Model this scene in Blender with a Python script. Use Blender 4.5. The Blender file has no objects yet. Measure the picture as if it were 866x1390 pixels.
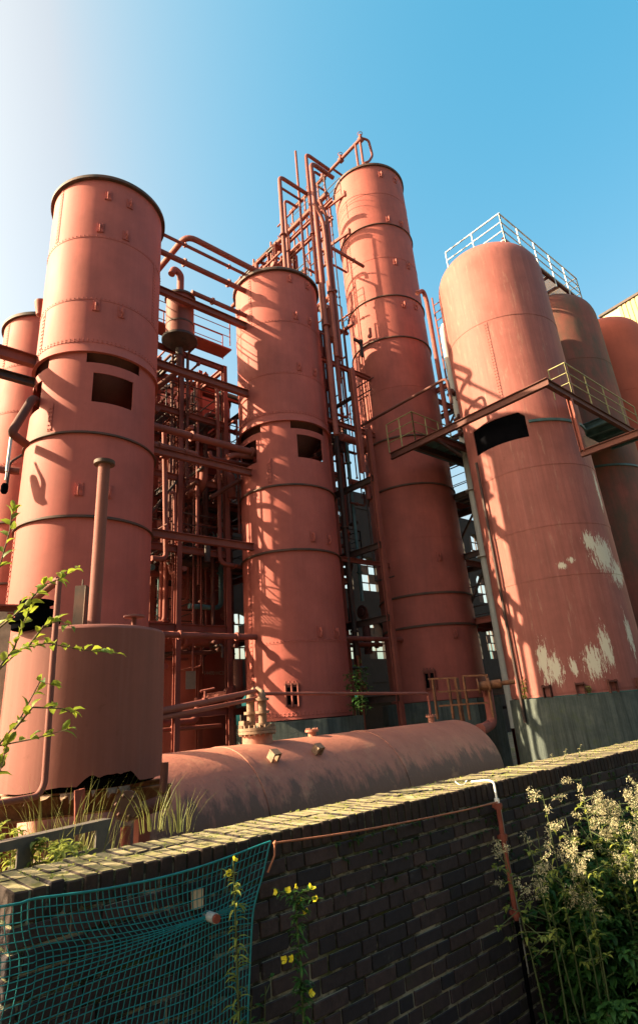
import bpy, bmesh, math, random
from mathutils import Vector, Matrix
R = random.Random(7)
sin, cos, pi, rad = math.sin, math.cos, math.pi, math.radians
scene = bpy.context.scene
COL = scene.collection
EYE = 2.2                      # camera height above the ground, metres

# ------------------------------------------------------------ camera model
FPX, PITCH, ROLL = 800.0, rad(21.76), rad(4.54)
PX, PY = 433.0, 650.0
def ray(x, y):
    x = (x-PX)/FPX; y = -(y-PY)/FPX
    c, s = cos(ROLL), sin(ROLL)
    a = c*x+s*y; b = -s*x+c*y
    return Vector((a, cos(PITCH)-b*sin(PITCH), sin(PITCH)+b*cos(PITCH)))
AX = rad(47.5)
UX, UY = sin(AX), cos(AX)      # plant grid axis u (along the wall)
VX, VY = UY, -UX               # plant grid axis v (towards the viewer, right)
def uv(U, V, z): return Vector((UX*U+VX*V, UY*U+VY*V, z+EYE))
def fix(v): return Vector((v.x, v.y, v.z+EYE))
def pu(x, y, U):
    r = ray(x, y); return fix(r*(U/(UX*r.x+UY*r.y)))
def pv(x, y, V):
    r = ray(x, y); return fix(r*(V/(VX*r.x+VY*r.y)))
def pz(x, y, z):
    r = ray(x, y); return fix(r*(z/r.z))
def pr(x, y, D):
    r = ray(x, y); return fix(r*(D/math.hypot(r.x, r.y)))
WQ = 2.951
def W(t, w, z):                # wall coords: t along, w out of the front face, z rel. eye
    return Vector((UX*t+VX*(-WQ+w), UY*t+VY*(-WQ+w), z+EYE))
def pw(x, y, w=0.0):
    r = ray(x, y); return fix(r*((-WQ+w)/(VX*r.x+VY*r.y)))

# ------------------------------------------------------------ mesh builder
class MB:
    def __init__(s): s.v = []; s.f = []; s.sm = []
    def add(s, vs, fs, smooth=False):
        o = len(s.v); s.v += [tuple(p) for p in vs]
        for f in fs: s.f.append(tuple(i+o for i in f)); s.sm.append(smooth)
    def box(s, c, a, b, h):
        """box centred at c with half-vectors a, b, h"""
        c, a, b, h = Vector(c), Vector(a), Vector(b), Vector(h)
        vs = [c+i*a+j*b+k*h for k in (-1, 1) for j in (-1, 1) for i in (-1, 1)]
        s.add(vs, [(0, 2, 3, 1), (4, 5, 7, 6), (0, 1, 5, 4), (2, 6, 7, 3), (0, 4, 6, 2), (1, 3, 7, 5)])
    def bar(s, p, q, w, h=None, up=None, ext=0.0):
        p, q = Vector(p), Vector(q); h = h or w
        t = (q-p).normalized(); up = Vector(up) if up else Vector((0, 0, 1))
        if abs(t.dot(up)) > .97: up = Vector((VX, VY, 0))
        a = t.cross(up).normalized(); b = a.cross(t).normalized()
        s.box((p+q)/2, t*((q-p).length/2+ext), a*(w/2), b*(h/2))
    def ibeam(s, p, q, w, h, t=.02, up=None):
        p, q = Vector(p), Vector(q); d = (q-p).normalized()
        up = Vector(up) if up else Vector((0, 0, 1))
        if abs(d.dot(up)) > .97: up = Vector((VX, VY, 0))
        a = d.cross(up).normalized(); b = a.cross(d).normalized()
        L = d*((q-p).length/2); m = (p+q)/2
        s.box(m+b*(h/2-t/2), L, a*(w/2), b*(t/2)); s.box(m-b*(h/2-t/2), L, a*(w/2), b*(t/2))
        s.box(m, L, a*(t/2), b*(h/2-t))
    def tube(s, pts, r, seg=10, fil=0.0, caps=True):
        pts = [Vector(p) for p in pts]
        if fil > 0 and len(pts) > 2:
            out = [pts[0]]
            for i in range(1, len(pts)-1):
                a, b, c = pts[i-1], pts[i], pts[i+1]
                u = (a-b); v = (c-b); f = min(fil, u.length*.48, v.length*.48)
                u.normalize(); v.normalize()
                p0, p2 = b+u*f, b+v*f
                for k in range(6):
                    tt = k/5; out.append(p0*(1-tt)**2+b*2*tt*(1-tt)+p2*tt*tt)
            out.append(pts[-1]); pts = out
        n = len(pts); vs = []; prev = None
        for i, p in enumerate(pts):
            t = (pts[min(i+1, n-1)]-pts[max(i-1, 0)])
            if t.length < 1e-9: t = Vector((0, 0, 1))
            t.normalize()
            if prev is None:
                a = Vector((0, 0, 1)) if abs(t.z) < .9 else Vector((1, 0, 0))
                a = (a-t*a.dot(t)).normalized()
            else:
                a = prev-t*prev.dot(t)
                a = a.normalized() if a.length > 1e-6 else t.orthogonal().normalized()
            prev = a; b = t.cross(a)
            rr = r[i] if isinstance(r, (list, tuple)) else r
            vs += [p+(a*cos(2*pi*k/seg)+b*sin(2*pi*k/seg))*rr for k in range(seg)]
        fs = [(i*seg+k, i*seg+(k+1) % seg, (i+1)*seg+(k+1) % seg, (i+1)*seg+k) for i in range(n-1) for k in range(seg)]
        s.add(vs, fs, seg > 4)
        if caps:
            s.add(vs[:seg], [tuple(range(seg-1, -1, -1))]); s.add(vs[-seg:], [tuple(range(seg))])
    def cyl(s, p, q, r, seg=16, r2=None):
        s.tube([p, q], [r, r2 if r2 is not None else r], seg)
    def lathe(s, prof, c, seg=64, smooth=False, a0=0.0, a1=2*pi, axis=None):
        """prof: list of (radius, height) around vertical axis at c (or along axis = (t,a,b))"""
        c = Vector(c); full = abs(a1-a0-2*pi) < 1e-6
        n = seg if full else seg+1
        if axis: T, A, B = [Vector(q) for q in axis]
        else: T, A, B = Vector((0, 0, 1)), Vector((0, 1, 0)), Vector((1, 0, 0))
        def ringv(r, h): return [c+T*h+(A*cos(a0+(a1-a0)*k/seg)+B*sin(a0+(a1-a0)*k/seg))*r for k in range(n)]
        m = seg
        if smooth:
            vs = []
            for r, h in prof: vs += ringv(r, h)
            s.add(vs, [(i*n+k, (i+1)*n+k, (i+1)*n+(k+1) % n, i*n+(k+1) % n) for i in range(len(prof)-1) for k in range(m)], True)
        else:
            for i in range(len(prof)-1):
                vs = ringv(*prof[i])+ringv(*prof[i+1])
                s.add(vs, [(k, n+k, n+(k+1) % n, (k+1) % n) for k in range(m)], True)
    def blob(s, c, r, seg=6):
        c = Vector(c)
        s.add([c+Vector((r, 0, 0)), c-Vector((r, 0, 0)), c+Vector((0, r, 0)), c-Vector((0, r, 0)), c+Vector((0, 0, r)), c-Vector((0, 0, r))],
              [(0, 2, 4), (2, 1, 4), (1, 3, 4), (3, 0, 4), (2, 0, 5), (1, 2, 5), (3, 1, 5), (0, 3, 5)], True)
    def leaf(s, b, d, up, L, wd, bend=.25):
        b, d, up = Vector(b), Vector(d).normalized(), Vector(up)
        a = d.cross(up)
        a = a.normalized() if a.length > 1e-4 else d.orthogonal().normalized()
        nn = a.cross(d).normalized()
        m1, m2, e = b+d*L*.35+nn*L*.03, b+d*L*.7-nn*L*bend*.25, b+d*L-nn*L*bend
        f = nn*wd*.22
        s.add([b, m1+a*wd*.5+f, m1, m1-a*wd*.5+f, m2+a*wd*.38+f, m2, m2-a*wd*.38+f, e],
              [(0, 2, 1), (0, 3, 2), (1, 2, 5, 4), (2, 3, 6, 5), (4, 5, 7), (5, 6, 7)], True)
    def build(s, name, mat, parent=None, bevel=0.0):
        me = bpy.data.meshes.new(name)
        off = parent.matrix_world_loc if False else (world_loc(parent) if parent else Vector((0, 0, 0)))
        me.from_pydata([(p[0]-off.x, p[1]-off.y, p[2]-off.z) for p in s.v], [], s.f)
        me.polygons.foreach_set('use_smooth', s.sm)
        me.materials.append(mat); me.update()
        o = bpy.data.objects.new(name, me); COL.objects.link(o)
        if parent: o.parent = parent
        if bevel:
            b = o.modifiers.new('Bevel', 'BEVEL'); b.width = bevel; b.segments = 1; b.limit_method = 'ANGLE'
        return o
def world_loc(o):
    v = Vector((0, 0, 0))
    while o: v += o.location; o = o.parent
    return v
def tag(o, label, cat, group=None, kind=None):
    if label: o['label'] = label
    if cat: o['category'] = cat
    if group: o['group'] = group
    if kind: o['kind'] = kind
    return o
def thing(name, loc, label, cat, group=None):
    o = bpy.data.objects.new(name, None); COL.objects.link(o); o.location = Vector(loc)
    o.empty_display_size = .3
    return tag(o, label, cat, group)
def solo(name, mb, mat, label, cat, group=None, bevel=0):
    """a thing that is one mesh; origin at its lowest middle point"""
    xs = [p[0] for p in mb.v]; ys = [p[1] for p in mb.v]; zs = [p[2] for p in mb.v]
    c = Vector(((min(xs)+max(xs))/2, (min(ys)+max(ys))/2, min(zs)))
    mb.v = [(p[0]-c.x, p[1]-c.y, p[2]-c.z) for p in mb.v]
    o = mb.build(name, mat, None, bevel); o.location = c
    return tag(o, label, cat, group)

# ------------------------------------------------------------ materials
def newmat(name):
    m = bpy.data.materials.new(name); m.use_nodes = True
    nt = m.node_tree; nt.nodes.clear()
    out = nt.nodes.new('ShaderNodeOutputMaterial'); b = nt.nodes.new('ShaderNodeBsdfPrincipled')
    nt.links.new(b.outputs[0], out.inputs[0])
    return m, nt, b
class N:
    def __init__(s, nt): s.nt = nt
    def n(s, t, **k):
        x = s.nt.nodes.new(t)
        for a, v in k.items(): setattr(x, a, v)
        return x
    def l(s, a, b): s.nt.links.new(a, b)
    def coord(s, which='Object', scale=(1, 1, 1)):
        c = s.n('ShaderNodeTexCoord'); m = s.n('ShaderNodeMapping'); m.inputs['Scale'].default_value = scale
        s.l(c.outputs[which], m.inputs[0]); return m.outputs[0]
    def noise(s, vec, scale, detail=4, rough=.6):
        x = s.n('ShaderNodeTexNoise'); x.inputs['Scale'].default_value = scale; x.inputs['Detail'].default_value = detail
        x.inputs['Roughness'].default_value = rough; s.l(vec, x.inputs['Vector']); return x.outputs['Fac']
    def ramp(s, fac, stops):
        r = s.n('ShaderNodeValToRGB'); e = r.color_ramp.elements
        while len(e) < len(stops): e.new(.5)
        for i, (p, c) in enumerate(stops):
            e[i].position = p; e[i].color = (c, c, c, 1) if isinstance(c, (int, float)) else (*c, 1)
        s.l(fac, r.inputs[0]); return r.outputs[0]
    def mix(s, f, a, b, mode='MIX'):
        m = s.n('ShaderNodeMix'); m.data_type = 'RGBA'; m.blend_type = mode
        for i, v in ((0, f), (6, a), (7, b)):
            if isinstance(v, (int, float)): m.inputs[i].default_value = v
            elif isinstance(v, tuple): m.inputs[i].default_value = (*v, 1)
            else: s.l(v, m.inputs[i])
        return m.outputs[2]
    def math(s, op, a, b=None, clamp=False):
        m = s.n('ShaderNodeMath', operation=op); m.use_clamp = clamp
        for i, v in ((0, a), (1, b)):
            if v is None: continue
            if isinstance(v, (int, float)): m.inputs[i].default_value = v
            else: s.l(v, m.inputs[i])
        return m.outputs[0]
    def bump(s, h, bsdf, st=.3, dist=.02):
        b = s.n('ShaderNodeBump'); b.inputs['Strength'].default_value = st; b.inputs['Distance'].default_value = dist
        s.l(h, b.inputs['Height']); s.l(b.outputs[0], bsdf.inputs['Normal'])
def paint(name, base, dark=.72, rust=.25, rough=.55, streak=.35, chips=None, grime=None):
    """old red lead paint: blotches, vertical run-off streaks, rust freckles"""
    m, nt, b = newmat(name); g = N(nt)
    lo = tuple(c*dark for c in base); hi = tuple(min(1, c*1.14) for c in base)
    v = g.coord('Object'); vs = g.coord('Object', (5, 5, .22))
    blot = g.noise(v, .9, 5, .65)
    col = g.mix(g.ramp(blot, [(.3, 0), (.72, 1)]), lo, hi)
    st = g.ramp(g.noise(vs, 1.6, 5, .7), [(.42, 0), (.75, 1)])
    col = g.mix(g.math('MULTIPLY', st, streak), col, tuple(c*.55+.01 for c in base))
    st2 = g.ramp(g.noise(g.coord('Object', (9, 9, .3)), 1.1, 4, .7), [(.55, 0), (.85, 1)])
    col = g.mix(g.math('MULTIPLY', st2, streak*.5), col, tuple(min(1, c*1.3+.06) for c in base))
    fr = g.ramp(g.noise(v, 11, 6, .75), [(.60, 0), (.70, 1)])
    col = g.mix(g.math('MULTIPLY', fr, rust), col, (.10, .035, .018))
    if grime:
        gr = g.ramp(g.noise(g.coord('Object', (1.3, 1.3, .5)), 1.2, 6, .7), [(.36, 0), (.62, 1)])
        col = g.mix(g.math('MULTIPLY', gr, grime[0]), col, grime[1])
    if chips:
        sc1 = g.ramp(g.noise(g.coord('Object', (4, 4, .55)), 1.7, 7, .78), [(.56, 0), (.74, 1)])
        col = g.mix(g.math('MULTIPLY', sc1, .55), col, (.42, .26, .20))
        tot = None
        for (cx, cy, cz, rx, rz) in chips[0]:
            tc = g.n('ShaderNodeTexCoord'); mp = g.n('ShaderNodeMapping')
            mp.vector_type = 'TEXTURE'
            mp.inputs['Location'].default_value = (cx, cy, cz); mp.inputs['Scale'].default_value = (rx*1.5, rx*1.5, rz*1.5)
            g.l(tc.outputs['Object'], mp.inputs[0])
            ln = g.n('ShaderNodeVectorMath', operation='LENGTH'); g.l(mp.outputs[0], ln.inputs[0])
            k = g.math('SUBTRACT', 1.0, ln.outputs['Value'], True)
            tot = k if tot is None else g.math('MAXIMUM', tot, k)
        nz = g.noise(g.coord('Object', (9, 9, 1.6)), 2.4, 9, .8)
        msk = g.ramp(g.math('ADD', g.math('MULTIPLY', g.math('POWER', tot, .8), .40), nz), [(.735, 0), (.75, 1)])
        sp = g.ramp(g.noise(g.coord('Object', (3, 3, 1)), 4.5, 8, .8), [(.715, 0), (.73, 1)])
        msk = g.math('MAXIMUM', msk, g.math('MULTIPLY', sp, .8))
        col = g.mix(msk, col, chips[1])
    g.l(col, b.inputs['Base Color'])
    g.l(g.math('ADD', g.math('MULTIPLY', blot, .25), rough+.02), b.inputs['Roughness'])
    b.inputs['Specular IOR Level'].default_value = .16
    hsum = g.math('ADD', g.noise(v, 1.1, 2, .5), g.math('MULTIPLY', g.noise(v, 26, 3, .6), .12))
    g.bump(hsum, b, .22, .03)
    return m
def plain(name, base, rough=.6, var=.25, scale=6, metal=0.0, spec=.35, bump=.15, second=None):
    m, nt, b = newmat(name); g = N(nt); v = g.coord('Object')
    n1 = g.noise(v, scale, 6, .65)
    a = tuple(c*(1-var) for c in base); c2 = second or tuple(min(1, c*(1+var)) for c in base)
    g.l(g.mix(g.ramp(n1, [(.3, 0), (.7, 1)]), a, c2), b.inputs['Base Color'])
    b.inputs['Roughness'].default_value = rough; b.inputs['Metallic'].default_value = metal
    b.inputs['Specular IOR Level'].default_value = spec
    if bump: g.bump(g.noise(v, scale*4, 4), b, bump, .01)
    return m
def leafmat(name, base, tip, trans=.35, rough=.5):
    m, nt, b = newmat(name); g = N(nt)
    geo = g.n('ShaderNodeNewGeometry')
    col = g.mix(g.ramp(geo.outputs['Random Per Island'], [(0, 0), (1, 1)]), base, tip)
    g.l(col, b.inputs['Base Color']); b.inputs['Roughness'].default_value = rough
    b.inputs['Specular IOR Level'].default_value = .25
    tr = g.n('ShaderNodeBsdfTranslucent'); g.l(g.mix(.5, col, tuple(min(1, c*1.6) for c in tip)), tr.inputs[0])
    mx = g.n('ShaderNodeMixShader'); mx.inputs[0].default_value = trans
    out = [x for x in nt.nodes if x.type == 'OUTPUT_MATERIAL'][0]
    g.l(b.outputs[0], mx.inputs[1]); g.l(tr.outputs[0], mx.inputs[2]); g.l(mx.outputs[0], out.inputs[0])
    return m
RED = (.38, .098, .080)
M = {}
M['tower_a'] = paint('red lead paint', RED, .80, .22, .5, .25)
M['tower_b'] = paint('red lead paint warm', (.37, .098, .080), .78, .25, .52, .3)
M['tower_c'] = paint('red lead paint tall', (.37, .098, .078), .74, .3, .52, .35, grime=(.35, (.17, .058, .052)))
M['tower_far'] = paint('red paint distant', (.34, .085, .065), .75, .2, .55, .3)
M['pipe'] = paint('pipe red paint', (.25, .075, .060), .62, .45, .5, .3)
M['pipe_dark'] = paint('old pipe brown paint', (.13, .048, .040), .55, .5, .55, .3)
M['steel_red'] = paint('steelwork red paint', (.24, .068, .052), .6, .5, .55, .35)
M['steel_dark'] = plain('dark weathered steel', (.034, .030, .032), .65, .45, 5, second=(.075, .036, .028))
M['flange'] = plain('grimy flange', (.07, .055, .045), .7, .4, 4, second=(.12, .05, .035))
M['teal'] = plain('faded teal steel', (.06, .12, .13), .6, .4, 3)
M['rust'] = plain('rust', (.15, .055, .028), .85, .5, 8, second=(.24, .10, .05), bump=.4)
M['galv'] = plain('galvanised steel', (.46, .46, .45), .42, .25, 5, metal=.3)
M['dullsteel'] = plain('dull grey steel', (.09, .09, .10), .6, .35, 6, second=(.14, .11, .09))
M['palepipe'] = plain('pale grey lagging', (.46, .46, .44), .6, .25, 3, second=(.34, .33, .31))
M['yellow'] = plain('pale yellow railing paint', (.28, .25, .11), .55, .3, 6)
M['concrete'] = None
M['darkhole'] = plain('hole shade and fitting black', (.003, .003, .004), .95, .3, spec=0.0)  # near-black that paints shade into openings; black fittings use it too
M['leaf'] = leafmat('shrub leaves', (.05, .11, .02), (.24, .27, .03), .4)
M['weedleaf'] = leafmat('weed leaves', (.022, .075, .022), (.060, .15, .028), .3)
M['ivyleaf'] = leafmat('climbing leaves', (.012, .035, .012), (.035, .075, .018), .25)
M['grass'] = leafmat('grass blades', (.10, .13, .03), (.26, .25, .08), .35)
M['dry'] = leafmat('dry seed heads', (.30, .26, .15), (.56, .51, .34), .4)
M['drygreen'] = leafmat('yellowing leaves', (.12, .17, .035), (.28, .30, .06), .4)
M['stem'] = plain('plant stems', (.055, .075, .025), .7, .35, 20, bump=0)
M['bark'] = plain('shrub bark', (.12, .08, .05), .85, .4, 20)
M['petal'] = leafmat('yellow petals', (.75, .60, .02), (.82, .70, .05), .3)
M['net'] = plain('teal net cord', (.008, .17, .19), .55, .25, 20, bump=0)
M['cord'] = plain('brown orange cord', (.30, .11, .06), .7, .25, 20, bump=0)
M['white'] = plain('white plastic', (.75, .75, .73), .4, .1, 6, bump=0)
M['redpipe'] = plain('oxide red pipe paint', (.24, .045, .035), .6, .4, 9, second=(.30, .08, .05))
M['wood'] = plain('grey wood', (.42, .33, .23), .8, .3, 8)
M['plate'] = plain('grey notice plate', (.28, .28, .30), .5, .15, 3, bump=0)
def concrete_mat():
    m, nt, b = newmat('stained concrete'); g = N(nt); v = g.coord('Object')
    col = g.mix(g.ramp(g.noise(v, 1.8, 6, .7), [(.3, 0), (.7, 1)]), (.045, .060, .060), (.115, .13, .115))
    st = g.ramp(g.noise(g.coord('Object', (6, 6, .35)), 1.6, 6, .75), [(.4, 0), (.68, 1)])
    col = g.mix(g.math('MULTIPLY', st, .8), col, (.018, .026, .026))
    st = g.ramp(g.noise(g.coord('Object', (8, 8, .3)), 1.3, 4, .7), [(.62, 0), (.78, 1)])
    col = g.mix(g.math('MULTIPLY', st, .5), col, (.20, .21, .19))
    mo = g.ramp(g.noise(v, 3.1, 6, .7), [(.55, 0), (.72, 1)])
    col = g.mix(g.math('MULTIPLY', mo, .55), col, (.06, .085, .025))
    g.l(col, b.inputs['Base Color']); b.inputs['Roughness'].default_value = .9
    g.bump(g.noise(v, 14, 6, .7), b, .5, .02)
    return m
M['concrete'] = concrete_mat()
def brick_mat(name, c1, c2, top):
    m, nt, b = newmat(name); g = N(nt); v = g.coord('Object')
    geo = g.n('ShaderNodeNewGeometry')
    col = g.mix(g.ramp(geo.outputs['Random Per Island'], [(0, 0), (1, 1)]), c1, c2)
    col = g.mix(g.ramp(g.noise(v, 22, 6, .7), [(.35, 0), (.7, .6)]), col, tuple(c*.5 for c in c1))
    lime = g.ramp(g.noise(v, 5, 7, .75), [(.60, 0), (.74, 1)])
    col = g.mix(g.math('MULTIPLY', lime, .35), col, (.22, .22, .20))
    moss = g.ramp(g.noise(v, 2.6, 7, .75), [(.55, 0), (.72, 1)])
    col = g.mix(g.math('MULTIPLY', moss, .55), col, (.035, .050, .016))
    sx = g.n('ShaderNodeSeparateXYZ'); g.l(geo.outputs['True Normal'], sx.inputs[0])
    up = g.ramp(sx.outputs[2], [(.75, 0), (.9, 1)])
    dust = g.mix(g.ramp(g.noise(v, 9, 7, .75), [(.3, 0), (.68, 1)]), (.15, .125, .075), top)
    dust = g.mix(g.ramp(g.noise(v, 6, 6, .75), [(.50, 0), (.64, .9)]), dust, (.13, .135, .03))
    col = g.mix(up, col, dust)
    g.l(col, b.inputs['Base Color']); b.inputs['Roughness'].default_value = .88
    b.inputs['Specular IOR Level'].default_value = .2
    g.bump(g.noise(v, 45, 6, .75), b, .6, .006)
    return m
M['brick'] = brick_mat('sooty engineering brick', (.028, .027, .036), (.068, .047, .050), (.46, .40, .27))
M['coping'] = brick_mat('coping brick', (.026, .020, .024), (.050, .034, .030), (.34, .28, .16))
def mortar_mat():
    m, nt, b = newmat('lime mortar'); g = N(nt); v = g.coord('Object')
    col = g.mix(g.ramp(g.noise(v, 2.2, 8, .75), [(.47, 0), (.57, 1)]), (.014, .018, .016), (.30, .30, .26))
    col = g.mix(g.ramp(g.noise(v, 3.0, 6, .7), [(.50, 0), (.62, .9)]), col, (.05, .065, .018))
    geo = g.n('ShaderNodeNewGeometry'); sx = g.n('ShaderNodeSeparateXYZ'); g.l(geo.outputs['True Normal'], sx.inputs[0])
    col = g.mix(g.ramp(sx.outputs[2], [(.75, 0), (.9, 1)]), col, g.mix(g.ramp(g.noise(v, 7, 6, .7), [(.4, 0), (.62, 1)]), (.30, .25, .15), (.14, .15, .03)))
    g.l(col, b.inputs['Base Color']); b.inputs['Roughness'].default_value = .95
    g.bump(g.noise(v, 40, 6, .7), b, .8, .006)
    return m
M['mortar'] = mortar_mat()
def ground_mat():
    m, nt, b = newmat('gravel and weeds'); g = N(nt); v = g.coord('Object')
    col = g.mix(g.ramp(g.noise(v, 7, 8, .75), [(.3, 0), (.7, 1)]), (.05, .042, .034), (.17, .14, .10))
    col = g.mix(g.ramp(g.noise(v, .6, 7, .7), [(.48, 0), (.6, 1)]), col, (.055, .075, .022))
    col = g.mix(g.ramp(g.noise(v, 40, 4, .7), [(.6, 0), (.72, .7)]), col, (.24, .21, .17))
    g.l(col, b.inputs['Base Color']); b.inputs['Roughness'].default_value = .95
    g.bump(g.noise(v, 30, 6, .8), b, .9, .05)
    return m
M['ground'] = ground_mat()
M['palerust'] = plain('pale rusty cast iron', (.20, .105, .07), .75, .35, 10, second=(.30, .19, .125), bump=.3)
def clad_mat():
    m, nt, b = newmat('ribbed yellow cladding'); g = N(nt); v = g.coord('Object')
    col = g.mix(g.ramp(g.noise(v, .8, 5, .7), [(.3, 0), (.7, 1)]), (.30, .19, .06), (.40, .27, .09))
    g.l(col, b.inputs['Base Color']); b.inputs['Roughness'].default_value = .6
    return m
M['clad'] = clad_mat()
M['cream'] = plain('cream render', (.45, .40, .30), .8, .1, 1)
M['greybrick'] = plain('grey far wall', (.33, .27, .20), .85, .15, 2)
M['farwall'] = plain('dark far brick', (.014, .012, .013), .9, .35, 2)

# ------------------------------------------------------------ towers
TW = {}
def tpos(az, D): return Vector((sin(rad(az))*D, cos(rad(az))*D, 0))
TW['A'] = (tpos(-22.86, 14.903), 1.55)
TW['B'] = (tpos(-3.39, 18.562), 1.55)
KC = 1.06
TW['C'] = (tpos(9.18, 20.70*KC), 1.55*KC)
TW['D'] = (tpos(20.95, 19.197), 1.86)
TW['E'] = (tpos(25.9, 24.2), 1.86)
TW['F'] = (tpos(30.0, 28.0), 1.86)
TW['G'] = (tpos(-27.9, 22.0), 1.55)
TW['H'] = (tpos(-13.15, 22.5), 1.55)
def dirn(az): return Vector((sin(rad(az)), cos(rad(az)), 0))
def on(t, az, z, k=1.0):
    c, r = TW[t]; return c+dirn(az)*r*k+Vector((0, 0, z+EYE))
def ring(parent, c, z, r, name='stiffener_ring', w=.06, h=.07, mat=None):
    mb = MB(); zz = z+EYE
    mb.lathe([(r-.005, zz-h/2), (r+w, zz-h/2), (r+w, zz-h/2+.018), (r+.012, zz-h/2+.02), (r+.012, zz+h/2), (r-.005, zz+h/2)], c, 128)
    return mb.build(name, mat or M['flange'], parent)
def seam(parent, c, z, r, mat, rivets=True):
    mb = MB(); zz = z+EYE
    mb.lathe([(r-.004, zz-.05), (r+.009, zz-.05), (r+.009, zz+.05), (r-.004, zz+.05)], c, 128)
    if rivets:
        rv = mb; n = int(2*pi*r/.11)
        for k in range(n):
            a = 2*pi*k/n
            for dz in (-.025, .03) if rivets == 2 else (0,):
                rv.blob((c.x+sin(a)*(r+.008), c.y+cos(a)*(r+.008), zz+dz), .022)
    return mb.build('lap_seam', mat, parent)
def vseam(parent, c, az, z0, z1, r, mat):
    d = dirn(az); t = Vector((d.y, -d.x, 0)); mb = MB()
    mb.box(c+d*(r+.002)+Vector((0, 0, (z0+z1)/2+EYE)), d*.008, t*.055, Vector((0, 0, (z1-z0)/2)))
    rv = mb; n = int((z1-z0)/.11)
    for k in range(n):
        for s in (-.03, .03): rv.blob(c+d*(r+.011)+t*s+Vector((0, 0, z0+.04+k*.11+EYE)), .024)
    mb.build('vertical_seam', mat, parent)
def lug(parent, t, az, z, mat, k=1.0, dark=True):
    d = dirn(az); tt = Vector((d.y, -d.x, 0)); p = on(t, az, z, k); mb = MB(); up = Vector((0, 0, 1))
    mb.box(p+d*.012, d*.012, tt*.09, up*.16)
    mb.box(p+d*.07+up*.05, d*.06, tt*.016, up*.05)
    mb.tube([p+d*.10+up*.05, p+d*.12-up*.02, p+d*.11-up*.12, p+d*.05-up*.15], .022, 6)
    for i in range(4):
        mb.blob(p+d*.025+tt*.07-up*(.12-.08*i), .016); mb.blob(p+d*.025-tt*.07-up*(.12-.08*i), .016)
    mb.build('lifting_lug', mat, parent)
def shell_grid(c, r, zs, azs, skip, tri=None, th=.025):
    """cylinder sheet with openings, made solid inwards"""
    bm = bmesh.new(); vv = {}
    na = len(azs)
    for i, z in enumerate(zs):
        for j, a in enumerate(azs):
            rr = r(z) if callable(r) else r
            vv[i, j] = bm.verts.new((c.x+sin(rad(a))*rr, c.y+cos(rad(a))*rr, z+EYE))
    for i in range(len(zs)-1):
        for j in range(na):
            j2 = (j+1) % na; a = (azs[j]+(azs[j2] if j2 else azs[0]+360))/2; z = (zs[i]+zs[i+1])/2
            q = [vv[i, j], vv[i, j2], vv[i+1, j2], vv[i+1, j]]
            s = skip(a % 360, z)
            if s is True: continue
            if s in (0, 1, 2, 3) and s is not False: q = [q[k] for k in range(4) if k != s]
            f = bm.faces.new(q); f.smooth = True
    for v in [v for v in bm.verts if not v.link_faces]: bm.verts.remove(v)
    bmesh.ops.recalc_face_normals(bm, faces=bm.faces)
    # make sure normals point outwards
    bm.faces.ensure_lookup_table(); f = bm.faces[0]
    if f.normal.dot(f.calc_center_median()-Vector((c.x, c.y, f.calc_center_median().z))) < 0:
        bmesh.ops.reverse_faces(bm, faces=bm.faces)
    bmesh.ops.solidify(bm, geom=bm.faces[:], thickness=th)
    for e in bm.edges:
        if len(e.link_faces) == 2 and e.calc_face_angle(0) > .6: e.smooth = False
    return bm
def build_bm(bm, name, mat, parent):
    off = world_loc(parent) if parent else Vector()
    for v in bm.verts: v.co -= off
    me = bpy.data.meshes.new(name); bm.to_mesh(me); bm.free(); me.materials.append(mat)
    o = bpy.data.objects.new(name, me); COL.objects.link(o); o.parent = parent
    return o
def azlist(marks, step=3.0):
    m = sorted(set(marks)); out = []
    for i, a in enumerate(m):
        b = m[i+1] if i+1 < len(m) else m[0]+360
        k = max(1, round((b-a)/step))
        out += [(a+(b-a)*q/k) for q in range(k)]
    return out
def plinth(parent, t, ztop, zbot, k=1.22, sides=8, rot=0):
    c, r = TW[t]; mb = MB()
    R0 = r*k/(cos(pi/sides) if sides < 20 else 1)
    a0 = rad(rot)
    pts = [(sin(a0+2*pi*i/sides)*R0, cos(a0+2*pi*i/sides)*R0) for i in range(sides)]
    nz = 1
    b = [c+Vector((x, y, zbot+EYE)) for x, y in pts]; tp = [c+Vector((x*.99, y*.99, ztop+EYE)) for x, y in pts]
    for i in range(sides):
        j = (i+1) % sides; mb.add([b[i], tp[i], tp[j], b[j]], [(0, 1, 2, 3)], sides > 20)
    mb.add(tp, [tuple(range(sides-1, -1, -1))])
    return mb.build('plinth', M['concrete'], parent)

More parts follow.
